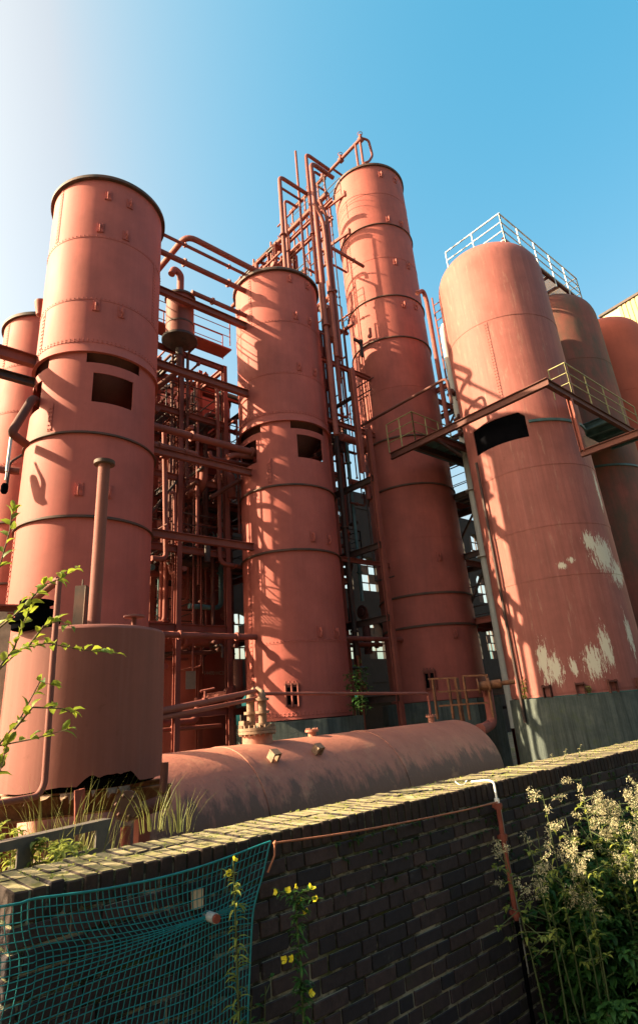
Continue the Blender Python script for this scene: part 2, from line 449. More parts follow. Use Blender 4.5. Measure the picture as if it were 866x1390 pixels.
def skirted_tower(t, label, mat, zf, seams, rings, zgap, zband, wz, zbase, lugs, group):
    """riveted tower standing on a windowed skirt"""
    c, r = TW[t]; root = thing('riveted_tower', Vector((c.x, c.y, 0)), label, 'tower', group)
    cm = 187.0                                    # centre azimuth of a post
    marks = []
    for k in range(4):
        p = cm+90*k
        marks += [(p-19) % 360, (p+19) % 360, (p-26) % 360, (p+26) % 360]
    azs = azlist(marks, 3)
    def off(a):
        d = (a-cm+45) % 90-45; return abs(d)
    zrim = zgap-.12
    zs = [zbase, zbase+2, zbase+4, rings[0], wz[0], wz[1], zband, zgap+.25]
    rl = r*.985
    def skip(a, z):
        if wz[0] < z < wz[1]: return off(a) > 26
        if z > zband: return off(a) > 19
        return False
    bm = shell_grid(c, lambda z: r if z <= rings[0]+.01 else rl-.012*(z > zband+.01), zs, azs, skip)
    build_bm(bm, 'lower_shell', mat, root)
    # upper vessel
    mb = MB()
    zt = zf
    mb.lathe([(r+.055, zrim+EYE), (r+.005, zrim+.22+EYE), (r, zrim+.3+EYE), (r, zt+EYE)], c, 128, True)
    mb.lathe([(r+.055, zrim+EYE), (r-.03, zrim+EYE), (r-.06, zrim+.25+EYE)], c, 128)
    mb.build('upper_shell', mat, root)
    mb = MB()
    mb.lathe([(r-.05, zrim+.24+EYE), (r*.3, wz[0]+.1+EYE), (r*.28, wz[0]-1.2+EYE)], c, 64)
    mb.build('hopper_cone', M['pipe_dark'], root)
    # flange and lid
    mb = MB()
    mb.lathe([(r, zf+EYE), (r+.10, zf+.01+EYE), (r+.10, zf+.10+EYE), (r+.06, zf+.15+EYE), (r*.6, zf+.32+EYE), (.001, zf+.40+EYE)], c, 128)
    nb = 90
    for k in range(nb):
        a = 2*pi*k/nb; mb.blob((c.x+sin(a)*(r+.07), c.y+cos(a)*(r+.07), zf+EYE), .018)
    mb.build('top_flange', M['flange'], root)
    for s in seams: seam(root, c, s, r, mat)
    o = seam(root, c, zrim+.34, r, mat, 2)
    for z in rings: ring(root, c, z, r)
    for az, z0, z1 in ((214, seams[0]+.05, zf), (222, zrim+.4, seams[1]-.05), (232, zbase, rings[1]-.06), (196, rings[0]+.1, wz[0]), (100, seams[1], seams[0])):
        vseam(root, c, az, z0, z1, r, mat)
    for az, z in lugs: lug(root, t, az, z, mat)
    return root

G1 = 'tall riveted red towers'
tA = skirted_tower('A', 'large red riveted tower nearest on the left, standing behind the low rusty tank',
    M['tower_a'], 14.5, [12.46, 10.38], [6.53, 4.46], 8.86, 8.46, (7.37, 8.18), -.1,
    [(160, 13.95), (138, 13.9), (165, 12.75), (140, 12.7), (163, 10.15), (140, 10.1), (165, 5.1), (142, 5.1)], G1)
tB = skirted_tower('B', 'red riveted middle tower with slanting pipe shadows, above the manhole of the boiler',
    M['tower_b'], 15.0, [12.85, 10.74], [6.68, 4.60], 9.02, 8.64, (7.62, 8.43), -.07,
    [(157, 14.7), (128, 14.7), (152, 13.1), (130, 13.1), (152, 11.0), (128, 11.0), (150, 5.0), (128, 5.0), (150, 2.2), (128, 2.2)], G1)
seam(tB, TW['B'][0], 1.98, 1.55, M['tower_b']); seam(tB, TW['B'][0], .06, 1.55, M['tower_b'], 2)
plinth(tB, 'B', -.1, -2.3, 1.16, 8, 20)
plinth(tA, 'A', -.12, -2.3, 1.16, 8, 20)
def manhole(parent, t, az, z, mat):
    d = dirn(az); tt = Vector((d.y, -d.x, 0)); p = on(t, az, z); up = Vector((0, 0, 1)); mb = MB()
    mb.box(p+d*.03, d*.03, tt*.19, up*.30)
    for s in (-.17, 0, .17): mb.bar(p+d*.07+tt*s+up*.30, p+d*.07+tt*s-up*.3, .05)
    mb.bar(p+d*.07-tt*.2+up*.28, p+d*.07+tt*.2+up*.28, .05)
    for k in range(4): mb.cyl(p+d*.07+tt*(-.15+.1*k)+up*.31, p+d*.07+tt*(-.15+.1*k)+up*.36, .02, 6)
    o = mb.build('inspection_hatch', mat, parent)
    for s in (-.085, .085):
        mb = MB(); mb.box(p+d*.061+tt*s-up*.02, d*.004, tt*.055, up*.22); mb.build('slot', M['darkhole'], o)
manhole(tB, 'B', 183, .55, M['pipe'])

# tall plain tower
c, r = TW['C']
tC = thing('riveted_tower', Vector((c.x, c.y, 0)), 'tallest red tower with many dark hoops, its top beside the pipe gantry', 'tower', G1)
mb = MB(); mb.lathe([(r, .14*KC+EYE)]+[(r, z+EYE) for z in (4, 8, 12, 16, 20)]+[(r, 22.0*KC+EYE)], c, 128, True); mb.build('shell', M['tower_c'], tC)
mb = MB(); mb.lathe([(r, 22.0*KC+EYE), (r+.07, 22.0*KC+EYE), (r+.07, 22.1*KC+EYE), (r*.6, 22.3*KC+EYE), (.001, 22.36*KC+EYE)], c, 128); mb.build('top_flange', M['flange'], tC)
for z in (18.71, 15.04, 13.1, 8.93, 7.09, 3.34, 2.35): ring(tC, c, z*KC, r, w=.055, h=.075)
for z in (20.45, 16.98, 10.99, 5.24): seam(tC, c, z*KC, r, M['tower_c'], False)
for az, z in ((165, 21.5), (138, 21.5), (164, 18.95), (140, 18.95), (163, 16.7), (140, 16.7), (160, 14.6), (138, 14.7), (165, 4.5), (160, 2.05), (170, .5)): lug(tC, 'C', az, z*KC, M['tower_c'])
vseam(tC, c, 235, 15.1*KC, 18.6*KC, r, M['tower_c'])
plinth(tC, 'C', .12*KC, -2.3, 1.16, 8, 20)
manhole(tC, 'C', 196, .78, M['pipe'])

# towers of the row behind
def back_tower(t, label, zf, seams, rings):
    c, r = TW[t]; root = thing('riveted_tower', Vector((c.x, c.y, 0)), label, 'tower', G1)
    mb = MB(); mb.lathe([(r, -2.2+EYE), (r, 4+EYE), (r, 9+EYE), (r, zf+EYE)], c, 96, True); mb.build('shell', M['tower_far'], root)
    mb = MB(); mb.lathe([(r, zf+EYE), (r+.10, zf+EYE), (r+.10, zf+.12+EYE), (r*.5, zf+.35+EYE), (.001, zf+.4+EYE)], c, 96); mb.build('top_flange', M['flange'], root)
    for z in seams: seam(root, c, z, r, M['tower_far'], 1)
    for z in rings: ring(root, c, z, r)
    return root
tG = back_tower('G', 'red tower half hidden at the far left behind the nearest tower', 14.6, [12.5, 10.6, 8.6], [6.5, 4.5, 2.3])
vseam(tG, TW['G'][0], 214, 12.5, 14.5, 1.55, M['tower_far'])
TW['I'] = (Vector((-10.9, 9.6, 0)), 1.55)
back_tower('I', 'next red tower of the row, beyond the left edge', 14.6, [12.5, 10.5], [6.5, 4.5])
tH = back_tower('H', 'dark red tower with a grey notice plate, shaded behind the pipework between the left towers', 12.6, [10.5, 8.4, 4.2, .9], [6.4, 2.3])
# notice plate and faded number on the back tower
d = dirn(174); tt = Vector((d.y, -d.x, 0))*-1; up = Vector((0, 0, 1))
p = pr(263.5, 922, 20.9)
c, r = TW['H']
def on_cyl(t, x, y, k=1.0):
    c, r = TW[t]; r *= k; v = ray(x, y); a = v.x**2+v.y**2; b = v.x*c.x+v.y*c.y
    disc = b*b-a*(c.x**2+c.y**2-r*r)
    l = (b-math.sqrt(max(disc, 0)))/a
    return fix(v*l)
p = on_cyl('H', 263.5, 923, 1.0); d = (p-Vector((c.x, c.y, p.z))).normalized(); tt = Vector((-d.y, d.x, 0))
mb = MB(); mb.box(p+d*.06, d*.01, tt*.27, up*.28); mb.build('notice_plate', M['plate'], tH)
def text(name, s, p, xdir, size, mat, parent=None, ext=.004):
    cu = bpy.data.curves.new(name, 'FONT'); cu.body = s; cu.size = size; cu.extrude = ext; cu.align_x = 'CENTER'; cu.align_y = 'CENTER'
    o = bpy.data.objects.new(name, cu); COL.objects.link(o)
    x = Vector(xdir).normalized(); z = x.cross(Vector((0, 0, 1))).normalized()
    rot = Matrix((x, Vector((0, 0, 1)), z)).transposed().to_4x4()
    bpy.context.view_layer.update()
    me = bpy.data.meshes.new_from_object(o.evaluated_get(bpy.context.evaluated_depsgraph_get()))
    bpy.data.objects.remove(o)
    q = bpy.data.objects.new(name, me); COL.objects.link(q); me.materials.clear(); me.materials.append(mat)
    q.matrix_world = Matrix.Translation(Vector(p)-(world_loc(parent) if parent else Vector()))@rot
    if parent: q.parent = parent
    return q
M['chalk'] = plain('faded white stencil', (.34, .26, .22), .8, .3, 12, bump=0)
p = on_cyl('H', 290, 914, 1.0); d2 = (p-Vector((c.x, c.y, p.z))).normalized()
text('stencil_number', '14400·HC3', p+d2*.035, Vector((-d2.y, d2.x, 0)), .17, M['chalk'], tH)

# domed storage tanks
def dome_tank(t, label, mat, zshoulder, ztop, seams, rings, zb, opening=None):
    c, r = TW[t]; root = thing('storage_tank', Vector((c.x, c.y, 0)), label, 'tank', 'domed storage tanks')
    if opening:
        a0, a1, z0, z1 = opening
        azs = azlist([a0, a1, a0+5, a1-5], 4); zs = [zb, zb+3, z0-1, z0, z0+.16, z1-.16, z1, z1+1.2, 10.5, zshoulder]
        def skip(a, z):
            if not (a0 < a < a1 and z0 < z < z1): return False
            L, Rr, B, T = a < a0+5, False, False, z > z1-.16
            if L and B: return 2
            if Rr and B: return 3
            if Rr and T: return 0
            if L and T: return 1
            return True
        build_bm(shell_grid(c, r, zs, azs, skip, th=.03), 'shell', mat, root)
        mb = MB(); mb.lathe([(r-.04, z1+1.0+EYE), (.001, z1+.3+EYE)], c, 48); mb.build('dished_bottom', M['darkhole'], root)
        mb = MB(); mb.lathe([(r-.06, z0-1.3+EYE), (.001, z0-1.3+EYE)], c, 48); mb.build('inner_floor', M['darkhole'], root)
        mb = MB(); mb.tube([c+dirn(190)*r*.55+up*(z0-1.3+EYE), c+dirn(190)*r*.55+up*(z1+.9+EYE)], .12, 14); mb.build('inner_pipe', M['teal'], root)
        mb = MB(); mb.lathe([(r-.035, z1+.9+EYE), (r-.035, z0-1.2+EYE)], c, 64); mb.build('inner_shade_liner', M['darkhole'], root)  # floor, dished bottom and this sheet blackened to paint the shade inside
    else:
        mb = MB(); mb.lathe([(r, zb+EYE), (r, 4+EYE), (r, 9+EYE), (r, zshoulder+EYE)], c, 96, True); mb.build('shell', mat, root)
    mb = MB(); prof = []
    for k in range(15):
        a = k/14*pi/2; prof.append((max(r*cos(a)**.7, .001), zshoulder+(ztop-zshoulder)*sin(a)**.8+EYE))
    mb.lathe(prof, c, 96, True); mb.build('dome_end', mat, root)
    for z in seams: seam(root, c, z, r, mat, False)
    for z in rings: ring(root, c, z, r, w=.05, h=.09, mat=M['teal'])
    return root
def chip(t, x, y, rx, rz):
    p = on_cyl(t, x, y); c = TW[t][0]; return (p.x-c.x, p.y-c.y, p.z, rx, rz)
chipsD = [chip('D', 738, 898, .22, .62), chip('D', 752, 908, .25, .45), chip('D', 806, 898, .30, .50), chip('D', 822, 878, .20, .62), chip('D', 818, 752, .50, .60), chip('D', 838, 778, .45, .45), chip('D', 800, 735, .25, .35), chip('D', 762, 768, .14, .12), chip('D', 775, 760, .12, .1), chip('D', 854, 862, .14, .7), chip('D', 811, 665, .12, .8), chip('D', 778, 905, .1, .3)]
M['tank_d'] = paint('peeling red tank paint', (.30, .100, .085), .78, .35, .5, .65, chips=(chipsD, (.58, .52, .42)))
M['tank_e'] = paint('sooty tank paint', (.27, .085, .065), .7, .4, .6, .5, grime=(.75, (.085, .075, .055)))
M['tank_f'] = paint('orange red tank paint', (.42, .095, .055), .85, .2, .5, .2)
tD = dome_tank('D', 'large domed red tank on the right with peeling cream patches and a dark opening', M['tank_d'], 14.0, 15.4,
               [11.69, 6.35, 4.52, 3.08, .12], [], 0.0, (195, 252.5, 7.27, 8.13))
c, r = TW['D']
mb = MB(); zz = 7.75+EYE
mb.lathe([(r-.005, zz-.04), (r+.05, zz-.04), (r+.05, zz+.04), (r-.005, zz+.04)], c, 48, False, rad(95), rad(193)); mb.build('stiffener_ring', M['teal'], tD)
vseam(tD, c, 212, 8.6, 11.6, r+.0, M['tank_d'])
plinth(tD, 'D', -.02, -2.3, 1.05, 48)
for az in (176, 200, 225, 150):
    q = on('D', az, .25); d = dirn(az); tt2 = Vector((d.y, -d.x, 0)); mb = MB()
    mb.box(q+d*.07, d*.07, tt2*.11, up*.02); mb.box(q+d*.05+tt2*.1-up*.12, d*.05, tt2*.012, up*.16); mb.box(q+d*.05-tt2*.1-up*.12, d*.05, tt2*.012, up*.16)
    mb.build('anchor_bracket', M['pipe_dark'], tD)
tE = dome_tank('E', 'sooty dark domed tank just behind the peeling right hand tank', M['tank_e'], 14.5, 15.9, [12.2], [7.6], 0.0)
plinth(tE, 'E', -.02, -2.3, 1.05, 48)
tF = dome_tank('F', 'bright orange red domed tank at the right edge, in front of the yellow building', M['tank_f'], 14.9, 16.3, [12], [], -2.2)

# ------------------------------------------------------------ foreground low tank (rusted bottom)
KL = .882
LT = tpos(-21.75, 6.35*KL); LR = .70*KL
lt = thing('rusty_low_tank', Vector((LT.x, LT.y, 0)), 'short wide brown tank in the left foreground with a ragged rusted-through bottom edge', 'tank')
M['lowtank'] = paint('brown primer paint', (.21, .078, .066), .8, .3, .6, .5)
M['lowtank'].use_backface_culling = False
bm = bmesh.new(); c = LT; rows = [-.44, -.40, -.36, -.31, -.26, -.2, -.1, .3, .6, .86]
n = 160; vv = []
rr2 = random.Random(3); n = 420; edge = []
def fr(x, sd):
    v = 0
    for o in range(5):
        f = 2**o*9; k = int(x*f); q = x*f-k; h = lambda m: random.Random((m % f)*131+o*17+sd).random()
        v += (h(k)*(1-q)+h(k+1)*q)*.55**o
    return v/2.1
for j in range(n):
    deg = 360*j/n; e = .035*fr(j/n, 1)
    k = min(1, max(0, (22-abs(((deg-139+180) % 360)-180))/8)); e += k*(.035+.11*fr(j/n*3 % 1, 5)*fr(j/n, 3))*1.2
    k = max(0, 1-abs(((deg-172+180) % 360)-180)/22); e += .035*k*fr(j/n, 9)
    edge.append(-.43+max(0, e))
for i, z in enumerate(rows):
    vv.append([bm.verts.new((c.x+sin(2*pi*j/n)*LR, c.y+cos(2*pi*j/n)*LR, max(z, edge[j])*KL+EYE if i < 7 else z*KL+EYE)) for j in range(n)])
for i in range(len(rows)-1):
    for j in range(n):
        q = [vv[i][j], vv[i][(j+1) % n], vv[i+1][(j+1) % n], vv[i+1][j]]
        if (q[0].co-q[3].co).length < 1e-5 and (q[1].co-q[2].co).length < 1e-5: continue
        f = bm.faces.new(q); f.smooth = True
bmesh.ops.remove_doubles(bm, verts=bm.verts, dist=1e-5)
bmesh.ops.recalc_face_normals(bm, faces=bm.faces)
build_bm(bm, 'shell', M['lowtank'], lt)
mb = MB(); mb.lathe([(LR, .86*KL+EYE), (LR-.012, .885*KL+EYE), (LR-.06, .90*KL+EYE), (LR*.5, .915*KL+EYE), (.001, .92*KL+EYE)], c, 96, True); mb.build('roof', M['lowtank'], lt)
mb = MB(); mb.lathe([(LR-.03, -.36*KL+EYE), (LR-.06, -.43*KL+EYE), (.001, -.47*KL+EYE)], c, 64); mb.build('bottom_plate', M['darkhole'], lt)  # plate coloured black to paint the shadow beneath the tank
# torn flaps of plate under the edge
fl = MB(); rr2 = random.Random(11)
for k in range(22):
    a = rad(120+96*rr2.random()); d = Vector((sin(a), cos(a), 0)); t2 = Vector((d.y, -d.x, 0))
    p = c+d*(LR-.02)+up*(-.43*KL+EYE); w = .012+.05*rr2.random()**2
    fl.add([p-t2*w, p+t2*w, p+t2*w*.6-up*(.03+.04*rr2.random())+d*.03, p-t2*w*.4-up*(.015+.03*rr2.random())+d*.035], [(0, 1, 2, 3)])
fl.build('torn_plate', M['palerust'], lt)
# roof fittings
def lp(x, y): return pz(x, y, .9)
q = Vector((LT.x+.05, LT.y-.30, .9*KL+EYE))
q = pr(128, 843, 5.95*KL); q.z = .9*KL+EYE
top = pr(138, 628, math.hypot(q.x, q.y))
mb = MB(); mb.cyl(q, (q.x, q.y, top.z), .051, 20); mb.build('vent_pipe', M['lowtank'], lt)
mb = MB(); mb.lathe([(.051, -.02), (.092, -.02), (.092, .012), (.02, .02)], (q.x, q.y, top.z), 24); mb.build('pipe_flange', M['flange'], lt); mb = MB(); mb.lathe([(.051, .0), (.11, .0), (.11, .018), (.051, .018)], q, 24); mb.build('pipe_flange', M['flange'], lt)
q = pr(109, 845, 6.1*KL); q.z = .9*KL+EYE
mb = MB(); mb.box(q+up*.18, (.045, 0, 0), (0, .045, 0), up*.19); mb.cyl(q+up*.37, q+up*.43, .008, 6); mb.bar(q+Vector((.05, -.05, .02)), q+Vector((.05, -.05, .36)), .012); mb.build('vent_box', M['flange'], lt)
q = pr(182, 847, 6.1*KL); q.z = .9*KL+EYE
mb = MB(); mb.cyl(q, q+up*.11, .022, 10); mb.lathe([(.001, .13), (.085, .115), (.09, .10), (.001, .098)], q, 20); mb.build('mushroom_vent', M['lowtank'], lt)
q = pr(48, 846, 6.0*KL); q.z = .9*KL+EYE
mb = MB()
for k, (rad_, h) in enumerate(((.17, .05), (.19, .03), (.15, .07), (.10, .05), (.13, .025))):
    z0 = sum(x for _, x in ((.17, .05), (.19, .03), (.15, .07), (.10, .05), (.13, .025))[:k]); mb.cyl(q+up*z0, q+up*(z0+h), rad_, 20)
mb.build('flange_stack', M['darkhole'], lt)
mb = MB(); mb.tube([pr(48, 812, 5.75*KL), pr(80, 787, 5.6*KL)], .03, 10); mb.build('lever_arm', M['lowtank'], lt)
mb = MB(); mb.tube([pr(81, 786, 5.58*KL), pr(72, 900, 5.5*KL), pr(61, 1065, 5.42*KL), pr(52, 1081, 5.4*KL), pr(-20, 1094, 5.3*KL)], .022, 12, .10); mb.build('overflow_pipe', M['lowtank'], lt)
mb = MB(); mb.tube([pr(222, 1075, 5.75*KL), pr(224, 1035, 5.75*KL)], .03, 10); mb.tube([pr(228, 1086, 5.75*KL), pr(190, 1100, 5.75*KL), pr(172, 1105, 5.65*KL)], .05, 12); mb.build('drain_pipe', M['pipe_dark'], lt)
q = pr(172, 1093, 5.6*KL); d = Vector((.25, -.97, 0))
mb = MB(); T = d.normalized(); A = Vector((0, 0, 1)); B = T.cross(A)
mb.lathe([(.001, .03), (.095, .03), (.095, -.02), (.07, -.025), (.07, -.12)], q, 24, False, axis=(T, A, B))
for k in range(6): mb.blob(q+T*.035+(A*cos(k*pi/3+.3)+B*sin(k*pi/3+.3))*.068, .016)
mb.build('blind_flange', M['flange'], lt)
# steel support under it
mb = MB()
ld = dirn(-21.75); ltv = Vector((ld.y, -ld.x, 0))
for s in (-.3, .3):
    mb.ibeam(LT+ltv*-.66+ld*s+up*(-.55*KL+EYE), LT+ltv*.66+ld*s+up*(-.55*KL+EYE), .10, .14, .014)
mb.build('support_beam', M['rust'], lt)
mb = MB()
for a, b in ((-.5, -.3), (.45, -.3), (-.5, .1)):
    mb.bar(LT+ltv*a+ld*b+up*(-2.3+EYE), LT+ltv*a+ld*b+up*(-.62*KL+EYE), .09)
mb.build('support_leg', M['steel_red'], lt)
mb = MB(); mb.bar(pr(404/3.608, 1040+110/3.608, 5.5*KL), pr(402/3.608, 1040+215/3.608, 5.5*KL), .03); mb.bar(pr(107, 1072, 5.4*KL), pr(107, 1120, 5.4*KL), .05, .02); mb.build('strut', M['steel_red'], lt)
# ------------------------------------------------------------ horizontal tank
HA = rad(40.0); ha = Vector((sin(HA), cos(HA), 0)); hb = Vector((ha.y, -ha.x, 0)); H0 = Vector((-1.7447, 7.7617, -1.182+EYE))-ha*2.2; HL, HR = 8.34, .90
def horizontal_tank_mat():
    m, nt, b = newmat('boiler tank paint'); g = N(nt); v = g.coord('Object')
    col = g.mix(g.ramp(g.noise(v, 1.3, 6, .7), [(.3, 0), (.7, 1)]), (.25, .082, .058), (.40, .150, .100))
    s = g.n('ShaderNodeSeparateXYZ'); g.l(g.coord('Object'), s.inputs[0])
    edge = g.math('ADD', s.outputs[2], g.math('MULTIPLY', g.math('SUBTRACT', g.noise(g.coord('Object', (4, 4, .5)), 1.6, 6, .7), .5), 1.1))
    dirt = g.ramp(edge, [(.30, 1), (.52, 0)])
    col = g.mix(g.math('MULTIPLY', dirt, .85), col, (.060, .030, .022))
    pale = g.ramp(g.noise(v, 2.3, 7, .75), [(.54, 0), (.70, .5)])
    col = g.mix(pale, col, (.46, .25, .15))
    fr = g.ramp(g.noise(v, 14, 6, .75), [(.58, 0), (.70, .5)])
    col = g.mix(fr, col, (.09, .035, .02))
    g.l(col, b.inputs['Base Color']); b.inputs['Roughness'].default_value = .6
    g.bump(g.noise(v, 9, 5, .7), b, .35, .02)
    return m
M['htank'] = horizontal_tank_mat()
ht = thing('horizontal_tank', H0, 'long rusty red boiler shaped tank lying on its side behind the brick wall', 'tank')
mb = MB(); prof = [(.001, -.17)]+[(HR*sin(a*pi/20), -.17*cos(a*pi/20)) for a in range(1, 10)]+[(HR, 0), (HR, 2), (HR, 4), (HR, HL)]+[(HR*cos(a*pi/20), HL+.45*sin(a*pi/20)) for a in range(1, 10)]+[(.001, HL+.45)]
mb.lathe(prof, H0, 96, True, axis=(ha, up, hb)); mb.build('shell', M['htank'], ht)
for s in (2.6, 5.4):
    mb = MB(); mb.lathe([(HR-.002, s-.04), (HR+.008, s-.04), (HR+.008, s+.04), (HR-.002, s+.04)], H0, 96, False, axis=(ha, up, hb)); mb.build('weld_seam', M['htank'], ht)
for s in (1.2, 7.1):
    mb = MB(); mb.box(H0+ha*s+up*(-.9), ha*.16, hb*.66, up*.42); mb.build('saddle', M['concrete'], ht)
# manhole with two valve stubs
s0 = 2.2+1.02
mp = H0+ha*s0+up*(HR-.03)
mb = MB(); mb.cyl(mp-up*.03, mp+up*.14, .20, 32); mb.build('manhole_neck', M['htank'], ht)
mb = MB(); mb.cyl(mp+up*.14, mp+up*.175, .25, 36); mb.cyl(mp+up*.18, mp+up*.215, .25, 36)
for k in range(20):
    a = 2*pi*k/20; mb.cyl(mp+Vector((cos(a)*.225, sin(a)*.225, .12)), mp+Vector((cos(a)*.225, sin(a)*.225, .25)), .016, 6)
mb.build('manhole_cover', M['palerust'], ht)
for s in (-.115, .115):
    q = mp+hb*s+up*.215; mb = MB()
    mb.cyl(q, q+up*.36, .055, 14)
    for z in (.02, .17, .33): mb.cyl(q+up*z, q+up*(z+.035), .095, 18)
    mb.cyl(q+up*.36, q+up*.47, .06, 12, .035); mb.tube([q+up*.44, q+up*.50+hb*-s*.8], .03, 8)
    mb.build('valve_stub', M['palerust'], ht)
mb = MB(); mb.box(mp-hb*.12-ha*.12+up*.24, ha*.05, hb*.05, up*.07); mb.build('drip_cup', M['palerust'], ht)
for x, y in ((370, 1034), (430, 1024)):
    # lugs on the shoulder facing the wall
    best = None
    for i in range(400):
        for ph in (.45, .55, .65, .75, .85):
            p = H0+ha*(i*.015)+(up*cos(ph)+hb*sin(ph))*HR
            v = ray(x, y); w = Vector((p.x, p.y, p.z-EYE)); e = (w-v*(w.dot(v)/v.dot(v))).length
            if best is None or e < best[0]: best = (e, p, ph)
    p, ph = best[1], best[2]; nn = up*cos(ph)+hb*sin(ph); t2 = nn.cross(ha)
    mb = MB(); mb.box(p+nn*.05+ha*.05, nn*.06, ha*.012, t2*.05); mb.box(p+nn*.05-ha*.05, nn*.06, ha*.012, t2*.05); mb.box(p+nn*.10, nn*.012, ha*.06, t2*.05)
    mb.build('shoulder_lug', M['palerust'], ht)
for s, hh in ((4.3, .07), (7.6, .10)):
    q = H0+ha*s+up*(HR-.01); mb = MB(); mb.cyl(q, q+up*hh, .06, 14); mb.cyl(q+up*hh, q+up*(hh+.03), .10, 18)
    for k in range(6): mb.blob(q+up*(hh+.04)+Vector((cos(k), sin(k), 0))*.08, .015)
    mb.build('nozzle', M['htank'], ht)

# feed pipe from low tank to the manhole, twin to single
def solo_tube(name, pts, r, mat, label, cat='pipe', group=None, fil=.15, seg=10, flanges=()):
    mb = MB(); mb.tube(pts, r, seg, fil)
    for k, t in flanges:
        a, b = Vector(pts[k]), Vector(pts[k+1]); p = a.lerp(b, t); d = (b-a).normalized()
        mb.cyl(p-d*.02, p+d*.02, r*1.8, 14)
    return solo(name, mb, mat, label, cat, group)
e1 = mp+up*.70
d1 = pr(217, 966, 5.62)
solo_tube('feed_pipe', [d1, Vector((e1.x, e1.y, e1.z-.02))], .030, M['pipe'], 'upper of the twin thin pipes running from the low tank to the valve stubs', group='thin pipes above the horizontal tank')
d1b = pr(217, 975, 5.62)
solo_tube('feed_pipe', [d1b, Vector((e1.x-.02, e1.y+.02, e1.z-.12))], .024, M['pipe'], 'lower of the twin thin pipes running from the low tank to the valve stubs', group='thin pipes above the horizontal tank')
q = H0+ha*7.6+up*(HR+.12); top = pr(606, 939, math.hypot(q.x, q.y))
solo_tube('feed_pipe', [Vector((e1.x+.02, e1.y, e1.z-.06)), Vector((q.x, q.y, top.z)), q], .024, M['pipe'], 'single thin pipe from the valve stubs along the tank and down to its far end', group='thin pipes above the horizontal tank', fil=.06)
mb = MB(); q = d1.lerp(e1, .36); mb.tube([q, q+up*.10], .012, 6); mb.tube([q+up*.10-Vector((.05, .0, 0)), q+up*.12+Vector((.09, .05, 0))], .012, 6); mb.cyl(q-up*.03, q+up*.03, .03, 8)
solo('pipe_valve', mb, M['pipe'], 'small T handled valve on the twin thin pipes', 'valve')

# ------------------------------------------------------------ pipes and beams between towers A and B
GP = 'pipes and beams spanning the two left towers'
def span(x0, y0, x1, y1, V, r, label, kind='pipe', name='cross_pipe', U0=6.35, U1=10.3, mat=None):
    a, b = pv(x0, y0, V), pv(x1, y1, V); z = (a.z+b.z)/2
    p, q = uv(U0, V, z-EYE), uv(U1, V, z-EYE)
    mb = MB()
    if kind == 'pipe': mb.tube([p, q], r, 12)
    else: mb.ibeam(p, q, r*1.5, r*2.2, .02)
    if kind == 'pipe':
        for t in (.35, .8): mb.cyl(p.lerp(q, t)-(q-p).normalized()*.03, p.lerp(q, t)+(q-p).normalized()*.03, r*1.5, 14)
    else:
        for t in (0.02, .98): mb.box(p.lerp(q, t), Vector((UX, UY, 0))*.015, Vector((VX, VY, 0))*r*1.1, up*r*1.5)
    return solo(name, mb, mat or M['pipe'], label, 'pipe' if kind == 'pipe' else 'beam', GP)
cc = lambda x, y: (200+x/2.887, 180+y/2.887)
a = pv(*cc(155, 402), -14.1); z = a.z-EYE; U0 = UX*a.x+UY*a.y
solo_tube('cross_pipe', [uv(U0, -17.6, z), uv(U0, -14.1, z), uv(10.9, -14.1, z-.05), uv(10.9, -14.1, 15.1)], .105, M['pipe'], 'thick bent pipe against the sky with an elbow at its left end', group=GP, fil=.4, seg=14)
span(*cc(65, 405), *cc(370, 545), -14.3, .06, 'thin straight pipe just under the thick bent pipe against the sky')
span(*cc(55, 470), *cc(345, 600), -14.3, .10, 'straight pipe against the sky, meeting the middle tower at its top rim', U1=10.25)
span(*cc(50, 615), *cc(350, 745), -14.3, .11, 'red beam crossing in front of the small hanging vessel', 'beam', 'cross_beam')
span(*cc(150, 620), *cc(345, 695), -14.3, .085, 'short pipe beside the thin upper railing, ending at the middle tower', U0=8.0)
span(*cc(40, 900), *cc(370, 1020), -14.3, .11, 'red beam below the small hanging vessel', 'beam', 'cross_beam')
bb = lambda x, y: (190+x/4.965, 520+y/4.965)
span(*bb(100, 300), *bb(780, 465), -14.3, .11, 'pipe passing into the left skirt window of the middle tower', U1=11.2)
span(*bb(100, 455), *bb(700, 590), -14.3, .10, 'red beam just above the hoop below the skirt windows', 'beam', 'cross_beam')
span(*bb(100, 410), *bb(330, 470), -14.3, .08, 'short stub pipe between two beams beside the nearest tower', U1=8.2)
span(*bb(90, 1010), *bb(730, 1100), -14.3, .10, 'red beam at the level of the lower dark hoops of the left towers', 'beam', 'cross_beam')
span(222, 864, 335, 862, -14.3, .08, 'lowest pipe across between the left towers, level with the roof of the low tank')
